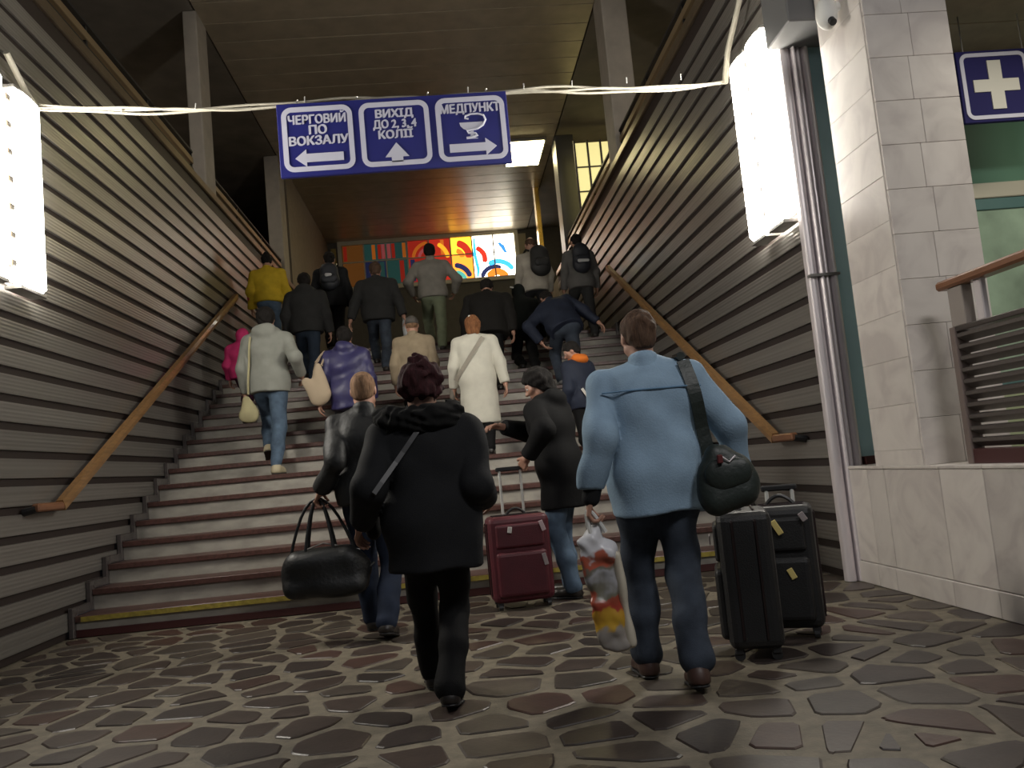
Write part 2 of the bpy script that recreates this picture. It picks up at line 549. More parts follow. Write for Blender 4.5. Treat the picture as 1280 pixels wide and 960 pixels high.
# glazed door of the side room
FR = mat('cream_frame', (.56, .53, .42), .5)
dr = empty('door_1', (4.13, 6.2, 0), kind='structure')
for a, b in (((-.06, -.05, 0), (.0, .01, 3.62)), ((1.36, -.05, 0), (1.42, .01, 3.62)), ((0, -.05, 3.56), (1.36, .01, 3.62)), ((0, -.05, 2.79), (1.36, .01, 2.91))):
    MB().box(a, b, .006).build('frame', FR, dr)
MB().box((0, -.02, 2.91), (1.36, 0, 3.56)).build('transom_panel', mat('green_panel', (.13, .26, .18), .3), dr)
GL = mat('greenish_glass', (.34, .46, .34), .12, var=.35, scale=2.2, spec=.8)
MB().box((.06, -.02, 1.42), (.62, 0, 2.76)).build('glass_pane', GL, dr)
MB().box((.72, -.02, 1.42), (1.30, 0, 2.76)).build('glass_pane', GL, dr)
MB().box((.06, -.02, .1), (.62, 0, 1.30)).build('door_panel', mat('pale_green_panel', (.42, .47, .28), .5), dr)
MB().box((.72, -.02, .1), (1.30, 0, 1.30)).build('door_panel', MATS['pale_green_panel'], dr)
for a, b in (((.0, -.035, 0), (.06, .0, 2.79)), ((.62, -.035, 0), (.72, .0, 2.79)), ((1.30, -.035, 0), (1.36, .0, 2.79)), ((.06, -.035, 1.30), (.62, 0, 1.42)), ((.72, -.035, 1.30), (1.30, 0, 1.42)), ((.06, -.035, 2.70), (1.3, 0, 2.79))):
    MB().box(a, b, .004).build('stile', mat('teal_frame', (.10, .20, .19), .5), dr)

# louvred balustrade on the low wall
bl = empty('balustrade', (3.0, 4.78, .84), label='louvred balustrade with brown wooden handrail on the marble wall', category='balustrade')
BL = 1.75
MB().box((-.02, -BL, .0), (.05, 0, .085), .004).build('bottom_rail', DKRED, bl)
MB().box((-.03, -.05, .0), (.055, .0, .80), .004).build('end_post', mat('post_brown', (.17, .13, .115), .5), bl)
MB().box((-.02, -.16, .80), (.045, -.02, 1.03), .004).build('end_plate', mat('plate_grey', (.30, .26, .235), .5), bl)
MB().box((-.02, -BL, .77), (.045, -.05, .80), .004).build('top_rail', mat('louvre_dark', (.085, .07, .065), .4, .5), bl)
LV = mat('louvre_slat', (.15, .13, .12), .38, .6, rand=.08)
for i in range(10):
    z = .095 + i * .068
    MB().prism([(.035, z), (.042, z + .008), (.0, z + .056), (-.018, z + .05), (-.018, z + .03)], 'y', -BL, -.05).build('slat', LV, bl)
for yy in (-.28, -1.15):
    MB().box((-.005, yy - .035, .80), (.03, yy + .035, 1.04), .006).build('post', STEEL, bl)
MB().box((-.045, -BL, 1.03), (.06, .06, 1.085), .014).build('handrail', WOOD2, bl)

# ---------------------------------------------------------------- wall lamps
def wall_lamp(name, loc, side, label, gaps):
    """two upright glowing diffusers on a back plate; local +x points into the stair"""
    e = empty(name, loc, 0, label=label, category='wall lamp', group='upright lamps on the stair walls')
    d = -side
    MB().box((min(0, .02 * d), -.30, .05), (max(0, .02 * d), .30, 1.5), .006).build('back_plate', GALV, e)
    glow = emit('tube_glow', (1.0, .95, .85), LAMP_POWER)
    for ya, yb in gaps:
        r = .07; off = .085
        n = 8
        prof = [(ya, .02 + off)] + [(ya + (yb - ya) * (1 - math.cos(math.pi * i / n)) / 2, .035 + off + .07 * math.sin(math.pi * i / n)) for i in range(n + 1)] + [(yb, .02 + off)]
        v = [(q[1] * d, q[0], zz) for zz in (0, .04, 1.53, 1.57) for q in [(( q0[0] - (ya + yb) / 2) * (1 if zz in (.04, 1.53) else .8) + (ya + yb) / 2, (q0[1] if zz in (.04, 1.53) else .1 + (q0[1] - .1) * .6)) for q0 in prof]]
        m = len(prof)
        f = [(a * m + i, a * m + (i + 1) % m, (a + 1) * m + (i + 1) % m, (a + 1) * m + i) for a in range(3) for i in range(m)]
        f += [tuple(range(m)), tuple(range(3 * m, 4 * m))]
        MB().add(v, f).build('diffuser', glow, e, smooth=False)
        for zz in (-.012, 1.572):
            MB().box((min(.02 * d, .15 * d), ya + .02, zz - .018), (max(.02 * d, .15 * d), yb - .02, zz + .012), .004).build('end_cap', GALV, e)
    mid = (gaps[0][1] + gaps[1][0]) / 2
    for i in range(7):
        zz = .12 + i * .215
        MB().box((min(.015 * d, .15 * d), mid - .035, zz), (max(.015 * d, .15 * d), mid + .035, zz + .05), .006).build('clip', mat('lamp_clip', (.12, .09, .06), .5), e)
    return e


LAMP_POWER = 37.0
wall_lamp('wall_lamp', (XL + .028, 6.45, 2.78), -1, 'blazing white upright lamp on the left stair wall', ((-.50, -.07), (.07, .51)))
wall_lamp('wall_lamp', (XR - .028, 6.64, 2.78), 1, 'blazing white upright lamp on the right stair wall', ((-.38, -.02), (.02, .38)))

# ceiling light of the upper hall
e = empty('ceiling_light', (2.28, 19.3, ZCEIL - .012), label='glowing square ceiling light above the right side of the mural', category='ceiling light')
MB().box((-.44, -.8, -.07), (.44, .8, .0), .01).build('frame', GALV, e)
MB().box((-.39, -.75, -.085), (.39, .75, -.0701)).build('diffuser', emit('warm_diffuser', (1.0, .86, .45), 26.0), e)

# ---------------------------------------------------------------- glowing mural on the far wall
mu = empty('mural', (-.2, YFAR, 6.95), label='glowing abstract panelled mural on the far wall at the stair top', category='mural')
MW, MH = 5.35, 1.32
CW = MW / 8
RED, ORG, YEL, WHT, TEA, NAV, BLU, PNK, BRN = ((.55, .03, .015), (.80, .20, .02), (1.0, .47, .025), (1.0, .94, .78), (.03, .12, .11), (.02, .03, .12), (.05, .42, .85), (.62, .12, .13), (.30, .11, .02))
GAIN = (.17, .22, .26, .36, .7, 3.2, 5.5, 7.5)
tabs = ((BRN, TEA, TEA, RED, RED, YEL, WHT, WHT), (BRN, NAV, TEA, RED, RED, ORG, WHT, WHT))


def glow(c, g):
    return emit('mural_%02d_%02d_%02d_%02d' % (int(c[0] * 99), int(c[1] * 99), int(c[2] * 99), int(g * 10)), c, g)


MB().box((-MW / 2 - .12, -.10, -.12), (MW / 2 + .12, -.002, -.0)).build('frame', mat('mural_frame', (.66, .62, .50), .5), mu)
MB().box((-MW / 2 - .12, -.10, MH), (MW / 2 + .12, -.002, MH + .12)).build('frame', MATS['mural_frame'], mu)
for s in (-1, 1):
    MB().box((s * (MW / 2 + .06) - .06, -.10, 0), (s * (MW / 2 + .06) + .06, -.002, MH)).build('frame', MATS['mural_frame'], mu)
for rrow in range(2):
    z0, z1 = ((.58, 1.0), (0, .58))[rrow]
    for c in range(8):
        x0 = -MW / 2 + c * CW
        MB().box((x0 + .018, -.06, z0 * MH + .015), (x0 + CW - .018, -.04, z1 * MH - .015)).build('panel', glow(tabs[rrow][c], GAIN[c]), mu)
for c in range(1, 8):
    x0 = -MW / 2 + c * CW
    MB().box((x0 - .02, -.095, 0), (x0 + .02, -.03, MH)).build('mullion', MATS['mural_frame'] if c < 6 else mat('thin_mullion', (.5, .42, .25), .5), mu)
MB().box((-MW / 2, -.09, .58 * MH - .018), (MW / 2 - 2 * CW, -.03, .58 * MH + .018)).build('transom', MATS['mural_frame'], mu)


def motif(c, pts2, col, wd, gain=None, dy=0.0):
    """painted band: a ribbon following points given in mural units (columns, height 0..1)"""
    g = gain or GAIN[c]
    P = [np.array((-MW / 2 + u * CW, 0, v_ * MH)) for u, v_ in pts2]
    v, f = [], []
    for i, p in enumerate(P):
        t = P[min(i + 1, len(P) - 1)] - P[max(i - 1, 0)]; t /= np.linalg.norm(t)
        nn = np.array((-t[2], 0, t[0]))
        wi = wd * (1 if 0 < i < len(P) - 1 or len(P) == 2 else .55)
        for yy in (-.038, -.066 - dy):
            v += [p + nn * wi / 2 + (0, yy, 0), p - nn * wi / 2 + (0, yy, 0)]
    for i in range(len(P) - 1):
        a, b = i * 4, i * 4 + 4
        f += [(a, a + 1, b + 1, b), (a + 2, b + 2, b + 3, a + 3), (a, b, b + 2, a + 2), (a + 1, a + 3, b + 3, b + 1)]
    k = len(P) * 4 - 4
    f += [(0, 2, 3, 1), (k, k + 1, k + 3, k + 2)]
    MB().add(v, f).build('painted_band', glow(col, g), mu)


def arc(cx, cy, r, a0, a1, n=12, ex=1.0):
    return [(cx + r * math.cos(math.radians(a0 + (a1 - a0) * i / n)) * ex, cy + r * math.sin(math.radians(a0 + (a1 - a0) * i / n)) * CW / MH * 1.0) for i in range(n + 1)]


for c, xs in ((0, ((.15, RED), (.75, BRN))), (1, ((.45, ORG), (.72, RED), (.9, PNK))), (2, ((.15, PNK), (.35, RED), (.85, ORG))), (4, ((.3, RED), (.62, ORG), (.85, RED)))):
    for u, col in xs:
        motif(c, [(c + u, .62), (c + u, .97)], col, CW * .16)
for c, xs in ((1, ((.5, ORG), (.8, TEA))), (2, ((.3, TEA), (.7, RED))), (3, ((.2, NAV), (.75, RED)))):
    for u, col in xs:
        motif(c, [(c + u, .03), (c + u, .55)], col, CW * .2)
motif(3, arc(4.0, .55, .75, 95, 175), ORG, .10)
motif(3, arc(4.0, .55, .48, 95, 175), PNK, .09, dy=.002)
motif(4, arc(4.0, .50, .85, 5, 60), YEL, .13, 1.0, dy=.003)
motif(4, arc(4.1, .05, .75, 10, 85), YEL, .16, 1.0, dy=.002)
motif(5, arc(5.2, .55, .62, -10, 80), RED, .22, 1.2, dy=.003)
motif(5, arc(5.2, .52, .32, 0, 80), ORG, .16, 1.4, dy=.004)
motif(5, arc(5.1, -.02, .70, 10, 88), NAV, .16, .8, dy=.004)
motif(5, arc(5.15, -.05, .42, 10, 88), (.10, .55, .45), .13, 1.0, dy=.005)
motif(6, arc(6.0, .45, .55, -20, 70), RED, .16, 1.6, dy=.004)
motif(6, [(6.12, .95), (6.10, .55), (6.2, .2), (6.15, .02)], BLU, .10, 1.8, dy=.003)
motif(6, arc(6.95, -.08, .62, 60, 165), NAV, .14, 1.0, dy=.004)
motif(7, arc(7.1, -.05, .80, 28, 120), BLU, .16, 1.8, dy=.005)
motif(7, arc(7.05, -.12, .45, 20, 150), ORG, .22, 1.7, dy=.006)
motif(7, [(7.25, .80), (7.42, .70), (7.55, .55)], (.04, .22, .75), .13, 1.8, dy=.006)
# beige door leaf and pale wall beside the mural
MB().box((2.56, YFAR - .06, 6.0), (2.84, YFAR - .001, ZCEIL - .15)).build('trim_beige_panel', mat('beige_panel', (.36, .31, .2), .6), None, kind='structure')
MB().box((-3.2, YFAR - .06, 6.2), (-3.05, YFAR - .001, ZCEIL - .2)).build('trim_yellow_panel', mat('yellow_panel', (.36, .26, .08), .6), None, kind='structure')
MB().box((2.76, 22.0, ZTOP), (2.875, 22.35, ZCEIL)).build('trim_orange_reflection', mat('orange_reflection', (.75, .48, .12), .18, .9), None, kind='structure')  # added strip standing in for an orange reflection on the dark column

# ---------------------------------------------------------------- hanging sign and cable
BLUE = mat('sign_blue', (.020, .022, .165), .35)
WHT_S = mat('sign_white', (.56, .56, .66), .45)


def text_mesh(s, size, m, parent, loc, name='lettering', bold=.012, sx=1.0):
    if bold > .005:
        bold = 0
    cu = bpy.data.curves.new('t', 'FONT'); cu.body = s; cu.size = size; cu.align_x = 'CENTER'; cu.extrude = .002; cu.offset = bold * size
    t = bpy.data.objects.new('t', cu); COL.objects.link(t)
    dg = bpy.context.evaluated_depsgraph_get()
    me = bpy.data.meshes.new_from_object(t.evaluated_get(dg))
    bpy.data.objects.remove(t); bpy.data.curves.remove(cu)
    me.materials.clear(); me.materials.append(m)
    # heavier strokes: the same letters laid three times side by side
    n0 = len(me.vertices)
    co = [v.co.copy() for v in me.vertices]; fc = [tuple(p.vertices) for p in me.polygons]
    V_, F_ = [], []
    for kk, dx in enumerate((-.0045, 0, .0045)):
        V_ += [(c_.x + dx, c_.y + dx * .4, c_.z + .0002 * kk) for c_ in co]
        F_ += [tuple(i_ + n0 * kk for i_ in f_) for f_ in fc]
    me = bpy.data.meshes.new(name); me.from_pydata(V_, [], F_); me.materials.append(m)
    o = link(bpy.data.objects.new(name, me), parent)
    o.location = loc; o.rotation_euler = (math.pi / 2, 0, 0); o.scale = (sx, 1, 1)
    return o


def round_frame(m, x0, z0, x1, z1, r, t, y0_, y1_):
    def ring(a0, b0, a1, b1, rr):
        out = []
        for (cx, cz, s) in ((a1 - rr, b1 - rr, 0), (a0 + rr, b1 - rr, 90), (a0 + rr, b0 + rr, 180), (a1 - rr, b0 + rr, 270)):
            out += [(cx + rr * math.cos(math.radians(s + q)), cz + rr * math.sin(math.radians(s + q))) for q in range(0, 91, 15)]
        return out
    o, i_ = ring(x0, z0, x1, z1, r), ring(x0 + t, z0 + t, x1 - t, z1 - t, r - t)
    n = len(o)
    v = [(p[0], y0_, p[1]) for p in o] + [(p[0], y0_, p[1]) for p in i_] + [(p[0], y1_, p[1]) for p in o] + [(p[0], y1_, p[1]) for p in i_]
    f = []
    for k in range(n):
        q = (k + 1) % n
        f += [(k, q, n + q, n + k), (2 * n + k, 3 * n + k, 3 * n + q, 2 * n + q), (k, 2 * n + k, 2 * n + q, q), (n + k, n + q, 3 * n + q, 3 * n + k)]
    return m.add(v, f)


def arrow(m, cx, cz, L, h, ang, y0_=-.024, y1_=-.018):
    p = [(-L / 2, 0), (-L / 2 + h * .62, h / 2), (-L / 2 + h * .62, h * .24), (L / 2, h * .24), (L / 2, -h * .24), (-L / 2 + h * .62, -h * .24), (-L / 2 + h * .62, -h / 2)]
    c, s = math.cos(ang), math.sin(ang)
    return m.prism([(cx + a * c - b * s, cz + a * s + b * c) for a, b in p], 'y', y0_, y1_)


sg = empty('hanging_sign', (-.255, 7.0, 3.63), label='blue hanging sign with three white-framed panels and direction arrows', category='sign')
SW, SH = 1.94, .635
MB().box((-SW / 2, -.018, 0), (SW / 2, .018, SH), .003).build('board', BLUE, sg)
for i in range(3):
    cx = -SW / 2 + .33 + i * .645
    round_frame(MB(), cx - .295, .04, cx + .295, .60, .085, .042, -.024, -.018).build('white_border', WHT_S, sg)
    rows = (('ЧЕРГОВИЙ', 'ПО', 'ВОКЗАЛУ'), ('ВИХІД', 'ДО 2, 3, 4', 'КОЛІЇ'), ('МЕДПУНКТ',))[i]
    for r_, s in enumerate(rows):
        z = (.452 if i < 2 else .465) - r_ * .092 + (.012 if i == 1 else 0)
        text_mesh(s, .105 if i != 1 else .098, WHT_S, sg, (cx, -.0205, z), bold=.004, sx=.86 if len(s) >= 8 else 1)
arrow(MB(), -SW / 2 + .33, .155, .40, .15, 0).build('arrow', WHT_S, sg)
arrow(MB(), -SW / 2 + .975, .155, .17, .20, -math.pi / 2).build('arrow', WHT_S, sg)
arrow(MB(), -SW / 2 + 1.62, .155, .40, .15, math.pi).build('arrow', WHT_S, sg)
cx = -SW / 2 + 1.62                                 # bowl and snake
b = MB()
b.prism([(cx - .10, .375)] + [(cx - .10 * math.cos(math.pi * k / 8), .375 - .075 * math.sin(math.pi * k / 8)) for k in range(1, 8)] + [(cx + .10, .375)], 'y', -.024, -.018)
b.prism([(cx - .014, .31), (cx - .014, .245), (cx - .05, .23), (cx + .05, .23), (cx + .014, .245), (cx + .014, .31)], 'y', -.024, -.018)
b.build('bowl_emblem', WHT_S, sg)
MB().tube([(cx + a_, -.024, b_) for a_, b_ in ((-.05, .238), (.0, .243), (.045, .258), (.03, .275), (-.03, .283), (-.04, .30), (.0, .31), (.05, .315), (.10, .345), (.125, .39), (.11, .43), (.06, .446), (.0, .446), (-.045, .43), (-.05, .412), (-.02, .405))], .0105, 6, .008).build('snake_emblem', WHT_S, sg)
for s in (-.8, -.3, .3, .8):
    MB().tube([(s, 0, SH - .01), (s, 0, SH + .035), (s + .01, -.01, SH + .03)], .006, 6).build('hanger', GALV, sg)

ca = empty('cable', (0, 7.0, 4.3), label='sagging pale cable bundle strung between the two wall lamps above the sign', category='cable')
CB = mat('pale_cable', (.46, .43, .35), .5)
for j, (ph, off) in enumerate(((0, 0), (1.3, .018), (2.4, -.014))):
    P = []
    for t in np.linspace(0, 1, 60):
        x = XL + .10 + t * (XR - XL - .20)
        z = -.015 + .10 * (2 * t - 1) ** 4 + .012 * math.sin(17 * t + ph) + .008 * math.sin(41 * t + ph * 2) + off
        if t < .5:
            z += .02 * (1 - 2 * t)
        P.append((x, .07 + .01 * math.sin(23 * t + ph) + .28 * max(0, t - .7) / .3, z))
    MB().tube(P, .011, 6).build('strand', CB, ca)
for t in (.12, .22, .37, .60, .68, .75, .83, .91):
    x = XL + .06 + t * (XR - XL - .12)
    MB().tube([(x, .05, .0), (x + .004, .06, .055)], .005, 5).build('cable_tie', WHITEP, ca)
MB().tube([(XR - .10, .35, .085), (XR - .14, .1, .25), (XR - .12, -.25, .52), (XR - .12, -.55, .78)], .03, 8, .02).build('end_bundle', CB, ca)
MB().tube([(XL + .10, .07, .1), (XL + .10, -.1, .16), (XL + .10, -.4, .35)], .025, 8).build('end_bundle', CB, ca)

# first-aid sign hanging in the side room
pg = empty('first_aid_sign', (4.08, 5.6, 3.18), label='dark blue square sign with a white cross in the side room', category='sign')
MB().box((-.27, -.018, 0), (.33, .018, .53), .003).build('board', mat('sign_navy', (.022, .020, .10), .7, spec=.15), pg)
round_frame(MB(), -.25, .02, .25, .51, .06, .028, -.024, -.018).build('white_border', WHT_S, pg)
CR = mat('cross_white', (.62, .60, .52), .5)
cr = [(-.05, .09), (.05, .09), (.05, .22), (.17, .22), (.17, .31), (.05, .31), (.05, .45), (-.05, .45), (-.05, .31), (-.17, .31), (-.17, .22), (-.05, .22)]
MB().prism(cr, 'y', -.026, -.018).build('cross', CR, pg)
for s in (-.2, .25):
    MB().tube([(s, 0, .52), (s, 0, .80)], .005, 5).build('hanger', GALV, pg)

# small white camera on the beam
sc_ = empty('security_camera', (2.79, 5.36, 3.93), label='small white camera bracketed to the marble pillar under the dark beam', category='camera')
bm = bmesh.new(); bmesh.ops.create_uvsphere(bm, u_segments=14, v_segments=10, radius=.075)
for v_ in bm.verts:
    v_.co.z *= 1.5
MB().bm(bm).build('housing', WHITEP, sc_, smooth=True)
MB().tube([(0, .0, .03), (.09, .0, .05)], .03, 10).build('mount', WHITEP, sc_)
MB().tube([(0, -.05, -.07), (0, -.075, -.10)], .025, 10).build('lens', BLACKP, sc_)

# ---------------------------------------------------------------- implicit-surface modelling for figures and soft things
def smin(a, b, k):
    h = np.clip(.5 + .5 * (b - a) / k, 0, 1)
    return b * (1 - h) + a * h - k * h * (1 - h)


def cone(a, b, ra, rb, k=.03, B=None, s=None, sub=False):
    return (np.array(a, float), np.array(b, float), ra, rb, k, B, s, sub)


def ell(c, rad, k=.03, B=None, sub=False):
    m = max(rad)
    return cone(c, c, m, m, k, B if B is not None else np.eye(3), tuple(r / m for r in rad), sub)


def nets(A, org, v):
    s = A < 0
    nx, ny, nz = A.shape
    offs = [(i, j, k) for i in (0, 1) for j in (0, 1) for k in (0, 1)]
    cnt = np.zeros((nx - 1, ny - 1, nz - 1), np.int8)
    for i, j, k in offs:
        cnt += s[i:nx - 1 + i, j:ny - 1 + j, k:nz - 1 + k]
    act = (cnt > 0) & (cnt < 8)
    idx = np.argwhere(act)
    if len(idx) == 0:
        return np.zeros((0, 3)), np.zeros((0, 4), int)
    val = np.stack([A[idx[:, 0] + i, idx[:, 1] + j, idx[:, 2] + k] for i, j, k in offs], 1)
    pos = np.zeros((len(idx), 3)); n = np.zeros(len(idx))
    O = np.array(offs, float)
    for p in range(8):
        for q in range(p + 1, 8):
            if np.abs(O[p] - O[q]).sum() != 1:
                continue
            a, b = val[:, p], val[:, q]
            c = (a < 0) != (b < 0)
            t = np.where(c, a / np.where(c, a - b, 1), 0)
            pos += np.where(c[:, None], O[p] + t[:, None] * (O[q] - O[p]), 0)
            n += c
    V = (idx + pos / n[:, None]) * v + org
    vid = -np.ones(act.shape, int); vid[act] = np.arange(len(idx))
    Q = []
    for ax in range(3):
        sl = [slice(1, -1)] * 3; sl[ax] = slice(0, -1)
        sa = s[tuple(sl)]
        sl2 = list(sl); sl2[ax] = slice(1, None)
        sb = s[tuple(sl2)]
        e = np.argwhere(sa != sb)
        if len(e) == 0:
            continue
        flip = sa[tuple(e.T)]
        base = e + 1; base[:, ax] -= 1
        u, w_ = (ax + 1) % 3, (ax + 2) % 3
        du = np.zeros(3, int); du[u] = 1
        dw = np.zeros(3, int); dw[w_] = 1
        q = np.stack([vid[tuple((base - du - dw).T)], vid[tuple((base - dw).T)], vid[tuple(base.T)], vid[tuple((base - du).T)]], 1)
        q[~flip] = q[~flip][:, ::-1]
        Q.append(q)
    Q = np.concatenate(Q)
    return V, Q[(Q >= 0).all(1)]


def sdf_mesh(prims, v, cuts=(), noise=None, second=None):
    allp = list(prims) + (list(second[0]) if second else [])
    lo = np.full(3, 1e9); hi = np.full(3, -1e9)
    for (a, b, ra, rb, k, B, s, sub) in allp:
        r = max(ra, rb) + .0
        l_ = np.minimum(a, b) - r; h_ = np.maximum(a, b) + r
        if not sub:
            lo = np.minimum(lo, l_); hi = np.maximum(hi, h_)
    lo -= 3 * v + .02; hi += 3 * v + .02
    n = np.ceil((hi - lo) / v).astype(int) + 1
    ax = [lo[i] + v * np.arange(n[i]) for i in range(3)]
    A = fill(prims, n, ax, lo, v)
    if noise or cuts or second:
        X, Y, Z = np.meshgrid(*[q.astype(np.float32) for q in ax], indexing='ij')
        for (p, nn, kk) in cuts:
            D = (X - p[0]) * nn[0] + (Y - p[1]) * nn[1] + (Z - p[2]) * nn[2]
            A = -smin(-A, -D, kk)
        if second:
            arms, acuts, shp, rad = second
            na = len(arms) // 2
            for i in (0, 1):
                C = fill(arms[i * na:(i + 1) * na], n, ax, lo, v)
                p, nn = acuts[i]
                D = (X - p[0]) * nn[0] + (Y - p[1]) * nn[1] + (Z - p[2]) * nn[2]
                C = -smin(-C, -D, .006)
                ds = np.sqrt((X - shp[i][0]) ** 2 + (Y - shp[i][1]) ** 2 + (Z - shp[i][2]) ** 2)
                kk = .008 + .06 * np.clip(1 - ds / rad, 0, 1)
                A = smin(A, C, kk)
        if noise:
            near = np.abs(A) < .05
            A[near] += noise(X[near], Y[near], Z[near])
    return nets(A, lo, v)


def fill(prims, n, ax, lo, v):
    A = np.full(n, 1.0, np.float32)
    for (a, b, ra, rb, k, B, s, sub) in prims:
        r = max(ra, rb)
        l_ = np.minimum(a, b) - r; h_ = np.maximum(a, b) + r
        pad = k + 3 * v
        i0 = np.clip(np.floor((l_ - pad - lo) / v).astype(int), 0, n); i1 = np.clip(np.ceil((h_ + pad - lo) / v).astype(int) + 1, 0, n)
        if (i1 <= i0).any():
            continue
        X, Y, Z = np.meshgrid(*[ax[i][i0[i]:i1[i]].astype(np.float32) for i in range(3)], indexing='ij')
        P = np.stack([X, Y, Z], -1)
        aa, bb = a, b
        if B is not None:
            sc = np.array(s)
            c = (a + b) / 2
            T = (np.array(B).T / sc[:, None])       # rows: local axes
            P = (P - c) @ T.T.astype(np.float32)
            aa, bb = T @ (a - c), T @ (b - c)
            m = min(s) * .5 + .5 * sorted(s)[1]
        else:
            m = 1
        d = bb - aa; dd = d @ d
        t = np.clip(((P - aa) @ d) / dd, 0, 1) if dd > 1e-12 else np.zeros(P.shape[:3])
        D = (np.linalg.norm(P - aa - t[..., None] * d, axis=-1) - (ra + (rb - ra) * t)) * m
        S = A[i0[0]:i1[0], i0[1]:i1[1], i0[2]:i1[2]]
        A[i0[0]:i1[0], i0[1]:i1[1], i0[2]:i1[2]] = -smin(-S, D, k) if sub else smin(S, D, k)
    return A


def folds(amp, seed=0, f=1.0):
    r = np.random.default_rng(seed)
    W = [(r.normal(0, 1, 3) * (.8, .8, 1.25), r.uniform(0, 6.28), r.uniform(14, 34) * f) for _ in range(5)]
    ph = r.uniform(0, 6.28, 3)

    def fn(X, Y, Z):
        wx = X + .035 * np.sin(9 * Z + ph[0]) + .02 * np.sin(21 * Y + ph[1])
        wz = Z + .04 * np.sin(8 * X + ph[2]) + .03 * np.sin(13 * Y)
        o = 0
        for d, p, q in W:
            d = d / np.linalg.norm(d)
            o = o + np.sin(q * (d[0] * wx + d[1] * Y + d[2] * wz) + p)
        return amp * o / 2.2
    return fn


def fuzz(amp, seed=0, f=1.0):
    r = np.random.default_rng(seed)
    W = [(r.normal(0, 1, 3), r.uniform(0, 6.28), r.uniform(60, 170) * f) for _ in range(8)]

    def fn(X, Y, Z):
        o = 0
        for d, p, q in W:
            d = d / np.linalg.norm(d)
            o = o + np.sin(q * (d[0] * X + d[1] * Y + d[2] * Z) + p + 1.5 * np.sin(25 * (X + Z) + p))
        return amp * o / 2.8
    return fn


def soft_obj(name, parts, mat_, parent, org, smooth=True, **props):
    V, Q, off, mi = [], [], 0, []
    for i, (v, q) in enumerate(parts):
        V.append(v); Q.append(q + off); off += len(v)
    V = np.concatenate(V) - np.array(org); Q = np.concatenate(Q)
    me = bpy.data.meshes.new(name)
    me.vertices.add(len(V)); me.vertices.foreach_set('co', V.astype(np.float32).ravel())
    me.loops.add(len(Q) * 4); me.loops.foreach_set('vertex_index', Q.astype(np.int32).ravel())
    me.polygons.add(len(Q)); me.polygons.foreach_set('loop_start', np.arange(0, len(Q) * 4, 4, dtype=np.int32))
    me.polygons.foreach_set('use_smooth', np.ones(len(Q), bool))
    mats = mat_ if isinstance(mat_, (list, tuple)) else [mat_]
    for m in mats:
        me.materials.append(m)
    me.update(calc_edges=True); me.validate()
    o = bpy.data.objects.new(name, me)
    return link(o, parent, **props)


def unit(v):
    v = np.array(v, float)
    return v / (np.linalg.norm(v) + 1e-9)


def rot_axis(a, ang):
    return np.array(Matrix.Rotation(ang, 3, Vector(a)))


def ik(A, T, l1, l2, pole):
    d = T - A; L = np.linalg.norm(d)
    L2 = min(L, (l1 + l2) * .9985)
    d = d / L
    T = A + d * L2
    x = (l1 * l1 - l2 * l2 + L2 * L2) / (2 * L2)
    h = math.sqrt(max(l1 * l1 - x * x, 0))
    p = pole - d * (pole @ d); p = unit(p)
    return A + d * x + p * h, T


SKIN = mat('skin', (.40, .215, .15), .5, var=.10, scale=18)
LIPS = mat('lips', (.33, .11, .09), .45)
EYE_W = mat('eye_white', (.6, .58, .55), .25)
EYE_D = mat('eye_iris', (.03, .02, .015), .2)
PERSONS = {}


